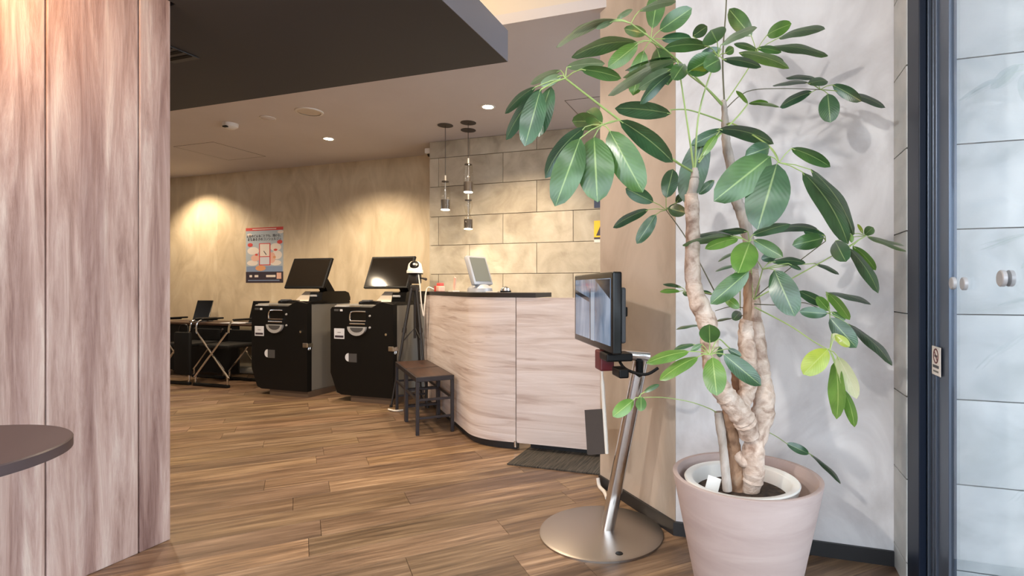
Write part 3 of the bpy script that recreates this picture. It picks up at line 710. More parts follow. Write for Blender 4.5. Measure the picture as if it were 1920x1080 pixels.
# ================================================================== STOOLS
ang = math.radians(-45)
def stool(label, c):
    o = thing('low_stool', label, 'stool', (c[0], c[1], 0), ang, 'dark stools along the counter')
    L_, w_ = .475, .285                                    # long side along local x
    MB().bev((-L_/2+.012, -w_/2+.012, .415), (L_/2-.012, w_/2-.012, .432), .003).build('seat_board', 'stool_wood', o)
    f = MB()
    f.bev((-L_/2, -w_/2, .395), (L_/2, -w_/2+.014, .43), .002); f.bev((-L_/2, w_/2-.014, .395), (L_/2, w_/2, .43), .002)
    f.bev((-L_/2, -w_/2+.014, .395), (-L_/2+.014, w_/2-.014, .43), .002); f.bev((L_/2-.014, -w_/2+.014, .395), (L_/2, w_/2-.014, .43), .002)
    f.build('seat_frame', 'stool_metal', o)
    for sx in (-1, 1):
        for sy in (-1, 1):
            x_, y_ = sx*(L_/2-.0125), sy*(w_/2-.0125)
            MB().bev((x_-.0125, y_-.0125, 0), (x_+.0125, y_+.0125, .395), .003).build('leg', 'stool_metal', o)
        x_ = sx*(L_/2-.0125)
        for z_ in (.25, .115): MB().bev((x_-.008, -w_/2+.025, z_), (x_+.008, w_/2-.025, z_+.018), .002).build('stretcher', 'stool_metal', o)
    for sy in (-1, 1):
        y_ = sy*(w_/2-.0125); MB().bev((-L_/2+.025, y_-.008, .25), (L_/2-.025, y_+.008, .268), .002).build('stretcher', 'stool_metal', o)
    return o
d1 = Vector((-s5, s5)); near = Vector((-2.213, 3.50))
c0 = near+d1*.245
so = stool('dark wood and metal stool standing nearest, beside the curved counter', c0)
sb = copy_tree(so); c0b = near+d1*.73; sb.location = (c0b.x, c0b.y, 0); sb['label'] = 'dark wood and metal stool behind its twin, next to the tripod'

# ================================================================== MONITOR STAND
dp = onZ(1127, 998, 0)
ms = thing('monitor_stand', 'chrome slanted monitor stand with round steel foot beside the pillar', 'stand', (dp.x, dp.y, 0))
def L(p): return Vector(p)-Vector((dp.x, dp.y, 0))
MB().lathe([(0, .014), (.262, .012), (.274, .008), (.274, 0), (0, 0)], seg=72).build('foot_plate', 'brushed_disc', ms, True)
q = L(onZ(1161, 1037, .014)); MB().lathe([(0, .003), (.014, .002), (.016, 0)], (q.x, q.y, .0125), 20).build('screw_cap', 'black_satin', ms, True)
b0, b1 = L(W(1139, 985, 2.42)), L(W(1203, 668, 2.30)); b0.z = .012
def barbox(a, b, wx, wy, side):
    a, b = Vector(a), Vector(b); t = (b-a).normalized(); s_ = Vector(side); s_ = (s_-t*s_.dot(t)).normalized(); n_ = t.cross(s_)
    vs = []
    pts = []
    for i in range(16):
        an = 2*math.pi*i/16; c_, sn = math.cos(an), math.sin(an)
        pts.append((wx*math.copysign(abs(c_)**.6, c_), wy*math.copysign(abs(sn)**.6, sn)))
    mb = MB(); v = [a+s_*p[0]+n_*p[1] for p in pts]+[b+s_*p[0]+n_*p[1] for p in pts]
    return mb.add(v, [tuple(range(16))[::-1], tuple(range(16, 32))]+[(i, (i+1) % 16, 16+(i+1) % 16, 16+i) for i in range(16)])
barbox(b0, b1, .030, .036, (CT, ST, 0)).build('column', 'chrome', ms, True)
a1 = L(W(1157, 664, 2.26)); a0 = b1+(b1-b0).normalized()*.0
barbox(a1, b1+Vector((CT, ST, 0))*.022, .022, .034, (0, 0, 1)).build('arm', 'chrome', ms, True)
MB().lathe([(0, -.04), (.016, -.03), (.016, .03), (0, .04)], tuple(L(W(1199, 690, 2.26))), 12).build('cable_grommet', 'black_matte', ms, True)
# display
TL, TR, BR, BL = W(1078, 521, 2.72), W(1150, 503, 2.08), W(1148, 660, 2.08), W(1077, 640, 2.72)
ctr = (TL+TR+BR+BL)/4; xdir = ((TR-TL)+(BR-BL)); xdir.z = 0; xdir.normalize(); zdir = Vector((0, 0, 1)); ydir = zdir.cross(xdir)   # ydir: away from the viewer
wd = ((TR-TL).length+(BR-BL).length)/4; hd = ((TL-BL).length+(TR-BR).length)/4
dm = thing('wall_display', 'flat black touch monitor mounted on the slanted chrome stand', 'monitor', ctr)
dm.name = 'touch_monitor'
dm.matrix_world = Matrix.Translation(ctr) @ Matrix((xdir, ydir, zdir)).transposed().to_4x4()
MB().bev((-wd, .0, -hd), (wd, .038, hd), .006).build('bezel', 'black_gloss', dm)
MB().box((-wd+.03, -.0015, -hd+.03), (wd-.03, .0015, hd-.025)).build('screen', 'blue_grey_screen', dm)
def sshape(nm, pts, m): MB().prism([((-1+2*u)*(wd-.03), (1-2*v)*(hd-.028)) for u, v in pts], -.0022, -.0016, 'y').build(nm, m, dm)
sshape('screen_patch', [(.62, .0), (1, .0), (1, .30)], 'screen_shape')  # flat dark and pale patches laid over the screen
sshape('screen_patch', [(.0, .17), (.45, .30), (.45, .37), (.0, .24)], 'screen_shape')
sshape('screen_patch', [(.47, .14), (.49, .15), (.49, 1.0), (.47, 1.0)], 'screen_shape')
sshape('screen_patch', [(.50, .2), (.60, .2), (.60, 1.0), (.50, 1.0)], 'screen_pale')
MB().bev((-wd+.1, .037, -hd*.75), (wd-.02, .062, hd*.62), .008).build('rear_cover', 'grey_dark', dm)
MB().bev((-.05, .061, -.05), (.05, .085, .05), .004).build('mount_plate', 'black_satin', dm)
MB().bev((wd-.14, .062, -.02), (wd-.10, .095, .02), .005).build('rear_knob', 'black_matte', dm)
# bracket under the display
MB().bev((wd-.16, -.01, -hd-.035), (wd-.05, .10, -hd-.003), .006).build('bracket', 'black_satin', dm)
MB().bev((wd-.23, -.01, -hd-.085), (wd-.14, .05, -hd-.003), .006).build('card_reader', 'dark_red', dm)
MB().bev((wd-.08, .02, -hd-.09), (wd+.02, .06, -hd-.055), .006).build('reader_arm', 'black_satin', dm)
MB().tube(spline([(wd-.1, .05, -hd-.02), (wd-.03, .06, -hd-.06), (wd+.03, .12, -hd-.075), (wd+.04, .17, -hd-.05)], 5), .006, 6).build('cable', 'black_matte', dm, True)
# leaflet tray hanging below: white spine with a grey pocket
lt = thing('leaflet_holder', 'grey leaflet pocket with white edge hanging below the touch monitor', 'holder', W(1131, 760, 2.50))
def L2(p): return Vector(p)-lt.location
sp_ = [W(1127, 668, 2.44), W(1130, 720, 2.47), W(1133, 770, 2.49), W(1138, 850, 2.50)]
MB().tube([L2(p) for p in spline(sp_, 4)], [.006]*4+[.009]*9, 8).build('white_spine', 'white_plastic', lt, True)
g0 = [L2(W(1099, 770, 2.66)), L2(W(1132, 768, 2.50)), L2(W(1138, 851, 2.50)), L2(W(1104, 853, 2.66))]
bk = [p+Vector((ST*-.0-.012, .012, 0)) for p in g0]
MB().add(g0+bk, [(0, 1, 2, 3), (7, 6, 5, 4), (0, 4, 5, 1), (1, 5, 6, 2), (2, 6, 7, 3), (3, 7, 4, 0)]).build('pocket', 'grey_dark', lt)
MB().tube([L2(W(1130, 700, 2.46)), L2(W(1127, 655, 2.42))], .004, 6).build('hook', 'white_plastic', lt)
tag(MB().tube(spline([W(1121, 896, 2.95), onZ(1124, 912, .012), onZ(1133, 922, .012), onZ(1138, 934, .012)], 6), .010, 8).build('power_cable', 'cable_white'), 'white power cable at the foot of the angled pillar side', 'cable')

# ================================================================== ROUND TABLE AT THE LEFT EDGE
tt = thing('round_table', 'small round dark brown table in front of the wood partition', 'table', (-1.718, .634, 0))
MB().lathe([(0, .73), (.274, .73), (.277, .727), (.277, .7055)], seg=64).build('table_top', 'table_brown', tt, True)
MB().lathe([(.277, .7055), (.275, .7045), (0, .7045)], seg=64).build('edge_band', 'table_edge', tt, True)
MB().lathe([(0, .7045), (.025, .7045), (.025, .03), (0, .03)], seg=20).build('pole', 'black_satin', tt, True)
MB().lathe([(0, .03), (.19, .012), (.2, 0), (0, 0)], seg=40).build('base', 'black_satin', tt, True)

# ================================================================== ENTRANCE DOOR
def yat(u, X): return onX(u, 500, X).y
XD = .575
dr = thing('sliding_glass_door', 'glass sliding door with grey stile and dark navy jamb at the right edge', 'door', (XD, 2.1, 0))
def Yl(u): return yat(u, XD)-2.1
MB().bev((-.030, -.005, 0), (-.008, .134, HU-.005), .003).build('jamb', 'anodised_navy', dr)
MB().bev((-.008, .012, 0), (.03, .134, HU-.005), .003).build('jamb', 'anodised_navy', dr)
MB().bev((-.012, Yl(1735)-.002, 0), (.0, Yl(1729), HU-.005), .003).build('jamb_fin', 'aluminium_grey', dr)
MB().box((.004, Yl(1778), .0), (.022, Yl(1736), HU-.03)).build('stile', 'aluminium_grey', dr)
for a, b, x in ((1742, 1737, -.004), (1749, 1745, .0), (1757, 1753, -.003), (1778, 1762, .001)):
    MB().bev((x, Yl(a), .0), (.006, Yl(b), HU-.03), .002).build('stile_rib', 'aluminium_grey', dr)
MB().bev((-.002, -1.9, .0), (.026, Yl(1778), .05), .003).build('bottom_rail', 'anodised_navy', dr)
MB().box((.008, -1.9, .05), (.016, Yl(1778), HU-.03)).build('pane', 'door_glass', dr)
RY = Matrix.Rotation(-math.pi/2, 4, 'Y')
for u, r, v in ((1790, .0185, 531), (1811, .0185, 532), (1883, .0200, 522)):
    yy = yat(u, XD+.008); d_ = -ST*(XD+.008)+CT*yy
    zz = CAMH+(540-v)/F*d_
    MB().lathe([(0, .010), (r*.9, .010), (r, .008), (r, 0), (0, 0)], (.008, yy-2.1, zz), 28, RY).build('glass_fixing', 'silver_plastic', dr, True)
    if u > 1850: MB().lathe([(0, -.018), (r*.9, -.018), (r, -.016), (r, -.008), (0, -.008)], (.008, yy-2.1, zz), 28, RY).build('glass_fixing', 'silver_plastic', dr, True)  # rear disc stands in for the front fixing's reflection in the glass
ys_ = yat(1757, XD-.004); ds_ = -ST*(XD-.004)+CT*ys_; pz = CAMH+(540-677)/F*ds_
stk = thing('no_smoking_sticker', 'small white no smoking plate on the grey door stile', 'sign', (XD-.0042, ys_, pz), -math.pi/2)
MB().bev((-.040, -.003, -.046), (.040, 0, .046), .002).build('plate', 'fixture_white', stk)
ring_ = [(math.cos(2*math.pi*i/28), math.sin(2*math.pi*i/28)) for i in range(28)]
rg = MB(); rg.add([(c*.024, -.0042, .016+q*.024) for c, q in ring_]+[(c*.0195, -.0042, .016+q*.0195) for c, q in ring_]+[(c*.024, -.003, .016+q*.024) for c, q in ring_]+[(c*.0195, -.003, .016+q*.0195) for c, q in ring_],
       [f for i in range(28) for j in [(i+1) % 28] for f in ((i, j, 28+j, 28+i), (56+i, 84+i, 84+j, 56+j), (i, 56+i, 56+j, j), (28+i, 28+j, 84+j, 84+i))]).build('ring', 'dark_red', stk)
MB().box((-.021, -.0044, -.0016), (.021, -.003, .0016), Matrix.Translation((0, 0, .016)) @ Matrix.Rotation(math.radians(45), 4, 'Y')).build('slash', 'dark_red', stk)
MB().box((-.013, -.0038, .0125), (.013, -.003, .019)).build('cigarette', 'grey_dark', stk)
MB().box((-.028, -.0038, -.022), (.028, -.003, -.013)).build('caption', 'grey_dark', stk)
MB().box((-.024, -.0038, -.036), (.024, -.003, -.030)).build('caption', 'kiosk_grey', stk)

# ================================================================== POTTED PLANT
pc = W(1398, 887, 1.85); PX, PY, PZ = pc.x, pc.y, pc.z
pot = thing('plant_pot', 'large pale terracotta-pink planter holding the umbrella tree', 'planter', (PX, PY, 0))
MB().lathe([(0, 0), (.152, 0), (.158, .01), (.244, PZ-.012), (.2455, PZ-.002), (.241, PZ), (.230, PZ-.002), (.222, PZ-.02), (.205, PZ-.14), (0, PZ-.15)], seg=72).build('outer_pot', 'terracotta', pot, True)
ip = MB().lathe([(.155, PZ-.14), (.188, PZ-.025), (.190, PZ-.018), (.186, PZ-.014), (.166, PZ-.016), (.160, PZ-.022), (.14, PZ-.10)], (-.015, -.012, 0), 56).build('inner_pot', 'inner_pot', pot, True)
MB().lathe([(0, PZ-.055), (.08, PZ-.052), (.152, PZ-.062)], (-.015, -.012, 0), 40).build('soil', 'soil', pot, True)
tag_ = MB().bev((-.022, -.002, -.05), (.022, .002, .03), .003, Matrix.Translation((-.105, -.07, PZ-.03)) @ Matrix.Rotation(.25, 4, 'Y')).build('plant_label', 'inner_pot', pot)
root = (PX, PY, PZ-.055)
pl = thing('umbrella_tree', 'tall umbrella tree with twisted trunks and large glossy fingered leaves', 'plant', root)
def path(pts): return [W(*p) for p in pts]
def stem(name, pts, wpx, m, seg=12, n=6, bumpy=.075):
    P = path(pts); R = [wpx[i]/2*pts[i][2]/F for i in range(len(pts))]
    sp = spline(P, n); rr = []
    for i in range(len(sp)):
        t = i/n; k = min(int(t), len(R)-2); f_ = t-k
        rr.append((R[k]*(1-f_)+R[k+1]*f_)*(1+random.uniform(-bumpy, bumpy)))
    return MB().tube(sp, rr, seg).build(name, m, pl, True, off=root)
D0 = 1.82
stem('trunk', [(1404, 925, 1.83), (1411, 900, 1.82), (1414, 872, 1.81), (1413, 841, 1.81), (1422, 803, 1.83), (1431, 771, 1.85), (1432, 743, 1.86), (1428, 708, 1.88), (1423, 665, 1.89), (1419, 623, 1.90), (1414, 592, 1.90), (1413, 553, 1.91), (1411, 504, 1.91)], [34, 38, 40, 40, 42, 42, 40, 36, 32, 30, 27, 24, 23], 'bark')
stem('trunk', [(1411, 504, 1.91), (1402, 442, 1.91), (1391, 400, 1.91), (1380, 371, 1.90), (1370, 310, 1.90), (1362, 271, 1.90), (1360, 240, 1.90), (1359, 216, 1.90), (1357, 188, 1.90)], [23, 23, 22, 21, 19, 17, 15, 12, 9], 'bark_grey')
stem('trunk', [(1405, 815, 1.80), (1398, 792, 1.78), (1386, 774, 1.77), (1367, 750, 1.76), (1352, 728, 1.75), (1336, 690, 1.75), (1331, 648, 1.75), (1326, 605, 1.75), (1312, 572, 1.75), (1301, 537, 1.75), (1298, 491, 1.75), (1299, 447, 1.75), (1298, 402, 1.75), (1296, 364, 1.75)], [40, 42, 42, 40, 38, 34, 33, 36, 36, 30, 28, 27, 26, 26], 'bark')
stem('trunk', [(1296, 366, 1.75), (1301, 345, 1.75), (1303, 330, 1.75), (1303, 315, 1.75)], [18, 17, 16, 11], 'bark_grey', bumpy=.15)
stem('trunk', [(1392, 792, 1.80), (1393, 760, 1.81), (1402, 729, 1.82), (1404, 694, 1.82), (1400, 644, 1.82), (1398, 612, 1.82), (1400, 600, 1.82)], [24, 28, 32, 34, 32, 26, 24], 'bark')
stem('trunk', [(1400, 606, 1.82), (1402, 570, 1.82), (1402, 535, 1.82), (1404, 512, 1.82)], [17, 17, 17, 14], 'bark_brown')
stem('trunk', [(1388, 790, 1.86), (1384, 743, 1.88), (1381, 712, 1.88), (1379, 690, 1.88)], [22, 22, 20, 14], 'bark_brown')
stem('trunk', [(1382, 922, 1.84), (1380, 890, 1.84), (1376, 850, 1.84), (1371, 813, 1.82), (1368, 785, 1.80), (1364, 760, 1.78)], [30, 30, 28, 26, 24, 20], 'bark_brown')
stem('trunk', [(1374, 836, 1.85), (1382, 850, 1.83), (1394, 865, 1.81), (1410, 873, 1.81)], [10, 20, 22, 16], 'bark')
stem('stake', [(1364, 920, 1.80), (1360, 880, 1.80), (1355, 830, 1.80), (1350, 795, 1.80), (1347, 772, 1.80)], [18, 17, 16, 18, 16], 'bark_grey')

def petiole(pts, wpx=4, m='petiole_green'):
    wpx *= .68; P = spline(path(pts), 5); n = len(P)
    return MB().tube(P, [wpx/2*pts[0][2]/F*(1-.35*i/n) for i in range(n)], 6).build('petiole', m, pl, True, off=root)

NS = 12
def prof(s): return max(0.0, math.sin(math.pi*min(1, s)**1.06))**.52
def leaf(hub, bu, bv, tu, tv, wv, d, mat='m', arc=.07, fold=.18, dd=None, flip=1):
    """hub: (u, v) where the stalk starts; base and tip as seen; wv visible width; d distance; dd tip distance offset"""
    Lp = math.hypot(tu-bu, tv-bv); asp = .44
    if dd is None:
        ext = math.sqrt(max(0, (wv/asp)**2-Lp*Lp)) if wv > asp*Lp else 0
        dd = -min(ext, 140)*d/F
    B, Tp = W(bu, bv, d), W(tu, tv, d+dd)
    a = Tp-B; Ln = a.length; a.normalize()
    mid = (B+Tp)/2; view = (mid-Vector((0, 0, CAMH))).normalized()
    s_ = a.cross(view).normalized(); n_ = s_.cross(a).normalized()
    wr = max(wv*d/F, Ln*.36); ph = math.acos(max(-1, min(1, wv*d/F/wr)))
    best = None
    for sg in (-1, 1):
        w_ = s_*math.cos(ph)+n_*(sg*math.sin(ph)); nn = w_.cross(a)
        if best is None or abs(nn.z) > abs(best[1].z): best = (w_, nn)
    w_, nn = best
    if nn.z < 0: nn = -nn; w_ = -w_
    vs = []; uvs = []; cols = 7
    ph0 = random.random()*6; rip = random.uniform(.004, .012)*Ln
    for i in range(NS+1):
        s0 = i/NS; p = B+a*(Ln*s0)+nn*(arc*Ln*4*s0*(1-s0)); hw = wr/2*prof(s0) if 0 < i < NS else 0.0008
        for k in range(cols):
            x = (k-(cols-1)/2)/((cols-1)/2)
            q = p+w_*(x*hw)-nn*(abs(x)**1.3*hw*fold*flip)+nn*(rip*abs(x)**2*math.sin(ph0+s0*11+(2 if x > 0 else 0)))
            vs.append(q-Vector(root)); uvs.append(((x+1)/2, s0))
    fs = [(i*cols+k, i*cols+k+1, (i+1)*cols+k+1, (i+1)*cols+k) for i in range(NS) for k in range(cols-1)]
    me = bpy.data.meshes.new('leaf'); me.from_pydata([tuple(v) for v in vs], [], fs); me.materials.append(MATS['leaf_'+mat])
    uv = me.uv_layers.new(name='UVMap')
    for l in me.loops: uv.data[l.index].uv = uvs[l.vertex_index]
    me.polygons.foreach_set('use_smooth', [True]*len(me.polygons)); me.update()
    o = bpy.data.objects.new('leaf', me); COL.objects.link(o); o.parent = pl
    if hub:
        hp = W(hub[0], hub[1], hub[2] if len(hub) > 2 else d)
        if (B-hp).length > .006:
            m1 = (hp+B)/2+Vector((0, 0, .004))
            MB().tube([hp, m1, B, B+a*.012], .0016, 5).build('leaf_stalk', 'petiole_green' if mat in 'byp' else 'petiole_green', o, True, off=root)
    return o
def cluster(hub, d, items):
    for it in items:
        kw = it[6] if len(it) > 6 else {}
        dl = kw.pop('d', 0) if kw else 0
        leaf((hub[0], hub[1], d), it[0], it[1], it[2], it[3], it[4], d+dl, it[5], **kw)

# far left cluster
petiole([(1299, 322, 1.75), (1263, 300, 1.68), (1160, 224, 1.56), (1060, 147, 1.50)], 7)
cluster((1060, 147), 1.50, [(1004, 163, 947, 213, 17, 'd'), (1016, 166, 949, 262, 26, 'd', {'d': -.02}), (1013, 169, 984, 274, 44, 'd', {'d': -.04, 'dd': -.05}), (1033, 162, 1010, 257, 34, 'd', {'d': .02, 'dd': -.03}),
    (1052, 142, 1013, 160, 18, 'p'), (1051, 132, 994, 158, 14, 'p', {'d': .02}), (1063, 126, 1134, 119, 22, 'p'), (1090, 130, 1165, 147, 24, 'm', {'d': -.03})])
# large drooping cluster
petiole([(1160, 225, 1.56), (1145, 230, 1.52), (1129, 234, 1.48)], 4)
cluster((1129, 234), 1.46, [(1114, 257, 1120, 379, 68, 'm', {'dd': -.05, 'arc': .10, 'fold': .08}), (1088, 259, 1041, 387, 56, 'm', {'d': -.03, 'dd': -.04, 'arc': .10}), (1097, 238, 1022, 334, 32, 'd', {'d': .03, 'arc': .12}),
    (1143, 245, 1205, 361, 58, 'm', {'d': .0, 'dd': -.03, 'arc': .08}), (1124, 230, 1073, 228, 34, 'm', {'d': .06, 'dd': .12}), (1129, 232, 1100, 208, 34, 'm', {'d': .05, 'dd': .1}), (1162, 226, 1262, 304, 38, 'd', {'d': .02, 'dd': .0})])
petiole([(1356, 228, 1.90), (1330, 218, 1.85), (1290, 206, 1.78), (1257, 206, 1.72)], 5)
cluster((1257, 206), 1.72, [(1258, 213, 1153, 203, 32, 'd', {'arc': .05})])
# top left clusters
petiole([(1356, 196, 1.90), (1325, 165, 1.84), (1290, 138, 1.80), (1252, 98, 1.76), (1219, 77, 1.72)], 5)
cluster((1220, 77), 1.72, [(1195, 79, 1072, 108, 27, 'm', {'arc': .10}), (1196, 82, 1140, 127, 30, 'b', {'dd': .03}), (1223, 53, 1234, -14, 36, 'm', {'dd': .06}), (1237, 57, 1297, 15, 34, 'm', {'dd': .05}), (1212, 63, 1170, 54, 21, 'm', {'dd': .06}),
    (1207, 95, 1187, 179, 36, 'b', {'dd': .02}), (1232, 90, 1252, 160, 40, 'm', {'d': .05}), (1240, 73, 1296, 71, 20, 'd')])
petiole([(1354, 198, 1.90), (1310, 150, 1.80), (1250, 95, 1.68), (1183, 44, 1.60)], 5)
cluster((1183, 44), 1.60, [(1155, 36, 1043, 89, 15, 'p', {'arc': .1}), (1152, 38, 1072, 60, 13, 'p'), (1156, 36, 1186, 18, 10, 'p'), (1198, 21, 1267, 3, 14, 'p', {'d': .02}), (1150, 40, 1118, 54, 10, 'p')])
petiole([(1301, 318, 1.75), (1293, 260, 1.72), (1284, 200, 1.70), (1275, 140, 1.68)], 6)
cluster((1277, 138), 1.68, [(1268, 112, 1140, 179, 20, 'p', {'arc': .06}), (1258, 130, 1197, 167, 24, 'p'), (1260, 136, 1200, 195, 22, 'd', {'d': -.02}), (1270, 114, 1168, 146, 16, 'p', {'d': .03}), (1268, 110, 1172, 132, 10, 'd', {'d': .05}), (1342, 104, 1289, 136, 40, 'm', {'d': -.06, 'dd': -.02}), (1330, 128, 1290, 138, 12, 'y', {'d': -.07}), (1350, 112, 1320, 128, 34, 'm', {'d': -.02}), (1284, 120, 1262, 150, 30, 'm', {'d': .03})])
petiole([(1303, 318, 1.75), (1309, 222, 1.74), (1328, 150, 1.72), (1347, 106, 1.70)], 6)
cluster((1347, 106), 1.68, [(1345, 79, 1333, 56, 46, 'm', {'dd': -.08}), (1328, 86, 1245, 91, 24, 'm', {'arc': .1}), (1352, 84, 1420, 52, 15, 'p'), (1355, 111, 1427, 126, 17, 'd'), (1299, 68, 1326, 49, 22, 'd', {'d': .1}), (1352, 92, 1312, 108, 22, 'd', {'d': .03}), (1360, 100, 1376, 90, 16, 'm')])
petiole([(1358, 192, 1.90), (1366, 184, 1.90), (1404, 127, 1.90), (1418, 97, 1.90)], 4)
cluster((1418, 97), 1.90, [(1409, 68, 1367, 17, 32, 'm', {'dd': .06}), (1438, 66, 1484, 45, 26, 'b', {'dd': .06}), (1460, 71, 1547, 55, 16, 'm', {'dd': .03}), (1444, 88, 1552, 105, 16, 'm', {'dd': -.04}), (1420, 95, 1376, 82, 12, 'm'), (1420, 90, 1465, 98, 14, 'm', {'d': -.04}), (1386, 99, 1480, 128, 20, 'b', {'d': -.08}), (1430, 104, 1470, 117, 12, 'd', {'d': .03})])
petiole([(1358, 190, 1.90), (1355, 110, 1.90), (1361, 20, 1.90), (1363, -30, 1.90)], 5, 'petiole_brown')
# right hand clusters
petiole([(1360, 205, 1.90), (1400, 172, 1.93), (1460, 166, 1.97), (1538, 168, 2.0)], 3, 'petiole_brown')
cluster((1538, 168), 2.0, [(1529, 148, 1473, 146, 9, 'd'), (1516, 155, 1449, 161, 8, 'd'), (1515, 157, 1552, 152, 16, 'd', {'dd': -.10}), (1523, 172, 1462, 201, 18, 'd'), (1552, 176, 1557, 230, 36, 'd', {'dd': -.04}), (1561, 159, 1615, 190, 22, 'd', {'dd': -.05}), (1590, 176, 1660, 202, 13, 'd', {'dd': -.05})])
petiole([(1310, 305, 1.75), (1345, 258, 1.78), (1382, 220, 1.80), (1402, 195, 1.82)], 6)
cluster((1402, 195), 1.82, [(1402, 194, 1380, 170, 8, 'b'), (1404, 194, 1440, 192, 9, 'b'), (1404, 194, 1462, 201, 6, 'b')])
petiole([(1360, 236, 1.90), (1374, 232, 1.85), (1421, 259, 1.75), (1449, 281, 1.68), (1461, 305, 1.63)], 5)
cluster((1461, 305), 1.62, [(1444, 293, 1338, 377, 64, 'm', {'dd': -.06, 'arc': .12, 'fold': .10}), (1457, 307, 1420, 431, 76, 'd', {'d': -.03, 'dd': -.06, 'arc': .08, 'fold': .1}), (1484, 278, 1557, 313, 24, 'm', {'d': .04}), (1504, 322, 1590, 458, 36, 'd', {'d': -.02, 'arc': .08}), (1520, 318, 1601, 440, 26, 'd', {'d': .04, 'arc': .08}), (1443, 276, 1398, 292, 32, 'd', {'d': .05})])
petiole([(1310, 300, 1.75), (1330, 268, 1.76), (1352, 244, 1.78)], 5)
cluster((1352, 244), 1.80, [(1322, 250, 1283, 380, 52, 'd', {'d': .02, 'dd': .0, 'arc': -.06, 'fold': .1}), (1356, 243, 1296, 272, 24, 'd', {'d': .0, 'arc': .10}), (1348, 242, 1451, 270, 26, 'd', {'d': -.04, 'arc': .10}), (1345, 252, 1318, 292, 16, 'b', {'d': -.05})])
# right lower
petiole([(1413, 562, 1.84), (1485, 522, 1.80), (1560, 480, 1.76), (1624, 442, 1.74)], 4)
cluster((1624, 442), 1.74, [(1618, 438, 1608, 420, 6, 'y'), (1626, 444, 1699, 472, 7, 'b', {'arc': .03}), (1628, 443, 1697, 462, 6, 'p', {'arc': .03}), (1622, 440, 1637, 426, 18, 'm'), (1599, 461, 1642, 507, 18, 'b'), (1591, 465, 1647, 550, 22, 'd', {'d': -.02}), (1566, 452, 1586, 491, 32, 'd', {'d': .03}), (1596, 438, 1597, 455, 8, 'b')])
petiole([(1413, 560, 1.86), (1440, 538, 1.88), (1472, 510, 1.92), (1548, 452, 1.98)], 4, 'petiole_brown')
cluster((1548, 452), 1.98, [(1534, 431, 1450, 435, 15, 'd', {'arc': .12}), (1547, 442, 1507, 434, 14, 'd', {'d': -.02}), (1545, 446, 1486, 460, 30, 'm', {'arc': .08})])
petiole([(1411, 558, 1.84), (1408, 500, 1.80), (1405, 454, 1.74)], 4)
cluster((1405, 454), 1.72, [(1406, 454, 1384, 512, 48, 'b', {'dd': -.09, 'fold': .1}), (1413, 450, 1468, 482, 26, 'm', {'dd': -.03}), (1411, 441, 1482, 420, 20, 'd', {'arc': .04}), (1384, 447, 1322, 467, 20, 'b', {'dd': -.03}), (1376, 444, 1280, 460, 14, 'm'), (1376, 442, 1300, 443, 11, 'd', {'d': .04}), (1402, 434, 1353, 436, 13, 'd', {'d': .04}), (1404, 508, 1332, 570, 36, 'm', {'d': -.05, 'arc': .09}), (1358, 556, 1386, 578, 18, 'b', {'d': .02})])
petiole([(1414, 562, 1.86), (1420, 540, 1.83), (1430, 505, 1.78)], 4)
cluster((1430, 505), 1.76, [(1452, 506, 1490, 593, 50, 'd', {'dd': -.05, 'd': -.04, 'fold': .1}), (1447, 491, 1510, 493, 15, 'd', {'arc': .08}), (1456, 480, 1427, 485, 18, 'd', {'d': .06}), (1478, 494, 1502, 506, 9, 'd'), (1528, 494, 1573, 515, 8, 'd', {'d': .06}), (1384, 433, 1342, 435, 0.1+6, 'd', {'d': .25})])
petiole([(1414, 570, 1.88), (1460, 572, 1.88), (1510, 568, 1.86), (1556, 589, 1.84)], 3, 'petiole_brown')
cluster((1556, 589), 1.84, [(1552, 577, 1497, 546, 20, 'd'), (1552, 588, 1499, 584, 22, 'd', {'d': -.03}), (1555, 583, 1531, 556, 18, 'b'), (1549, 547, 1593, 600, 19, 'b', {'d': -.02}), (1552, 549, 1633, 571, 11, 'd', {'d': .02}), (1556, 596, 1606, 652, 34, 'd', {'d': -.03, 'dd': -.04}), (1590, 608, 1673, 685, 18, 'd', {'d': -.01}), (1560, 585, 1585, 600, 12, 'm')])
petiole([(1415, 576, 1.80), (1480, 610, 1.74), (1525, 640, 1.68), (1556, 657, 1.64)], 4)
cluster((1556, 657), 1.64, [(1552, 655, 1506, 702, 40, 'y', {'dd': -.03}), (1566, 678, 1569, 786, 30, 'b', {'arc': .05}), (1570, 668, 1606, 748, 28, 'w', {'d': -.03}), (1580, 728, 1602, 801, 20, 'b', {'d': -.01}), (1566, 628, 1593, 650, 17, 'y', {'d': .03}), (1560, 626, 1578, 640, 14, 'w', {'d': .05})])
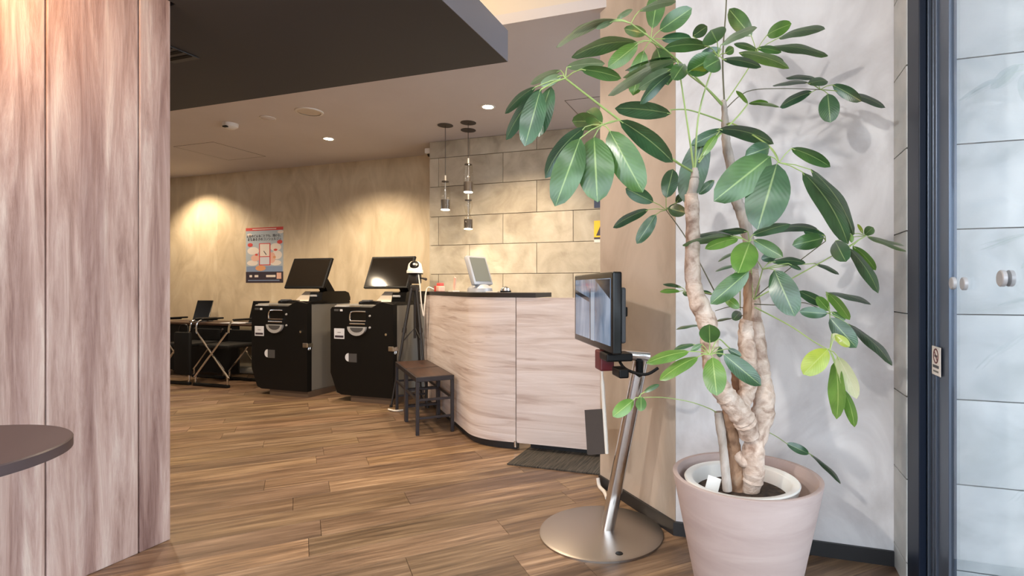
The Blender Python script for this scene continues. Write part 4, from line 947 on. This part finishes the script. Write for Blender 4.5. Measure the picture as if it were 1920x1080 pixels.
# lower left
petiole([(1386, 669, 1.80), (1365, 650, 1.74), (1346, 636, 1.70), (1332, 664, 1.66)], 4)
cluster((1330, 665), 1.64, [(1331, 643, 1330, 608, 38, 'm', {'dd': -.05}), (1292, 659, 1212, 681, 22, 'b', {'arc': .06}), (1309, 669, 1237, 713, 24, 'b', {'dd': -.02}), (1336, 670, 1344, 742, 42, 'b', {'dd': -.06, 'fold': .1}), (1357, 664, 1427, 723, 34, 'd', {'dd': -.03}), (1302, 646, 1264, 655, 9, 'd', {'d': .05}), (1316, 645, 1295, 658, 10, 'm', {'d': .03}), (1350, 650, 1349, 670, 13, 'd', {'d': .1}), (1365, 654, 1390, 668, 13, 'd', {'d': .1})])
petiole([(1347, 776, 1.80), (1330, 766, 1.78), (1292, 753, 1.74), (1240, 745, 1.70), (1196, 746, 1.66)], 3)
cluster((1197, 746), 1.66, [(1188, 750, 1149, 781, 26, 'b'), (1202, 744, 1202, 771, 20, 'm', {'dd': -.04}), (1207, 736, 1236, 721, 10, 'd')])
# behind the trunks
petiole([(1348, 562, 1.88), (1338, 543, 1.90), (1288, 449, 1.96), (1249, 394, 2.0)], 4, 'petiole_brown')
cluster((1249, 394), 2.0, [(1225, 379, 1173, 353, 28, 'd'), (1249, 371, 1262, 317, 32, 'd', {'dd': .03}), (1216, 393, 1149, 427, 18, 'd'), (1230, 402, 1194, 457, 25, 'd'), (1252, 390, 1286, 399, 24, 'd'), (1268, 380, 1280, 364, 14, 'd'), (1339, 338, 1310, 364, 17, 'd')])
petiole([(1350, 556, 1.92), (1320, 550, 1.98), (1286, 548, 2.02)], 3, 'petiole_brown')
cluster((1286, 548), 2.02, [(1278, 539, 1243, 533, 7, 'd'), (1275, 546, 1237, 547, 9, 'b'), (1280, 549, 1293, 553, 9, 'd'), (1335, 551, 1314, 546, 7, 'd')])
petiole([(1398, 590, 1.92), (1372, 597, 1.95), (1340, 603, 1.98), (1311, 610, 2.0)], 3, 'petiole_brown')
cluster((1311, 610), 2.0, [(1311, 610, 1267, 618, 6, 'd'), (1372, 597, 1342, 603, 5, 'd')])
petiole([(1398, 578, 1.94), (1370, 575, 1.97), (1341, 583, 2.0)], 3, 'petiole_brown')
cluster((1388, 582), 1.96, [(1388, 584, 1374, 600, 18, 'd'), (1386, 470, 1346, 491, 6, 'd', {'d': .1}), (1388, 496, 1341, 509, 6, 'd', {'d': .1})])
petiole([(1432, 806, 1.90), (1455, 818, 1.96), (1474, 831, 2.0)], 3)
cluster((1474, 831), 2.0, [(1475, 831, 1517, 851, 17, 'd'), (1520, 852, 1576, 907, 9, 'd')])
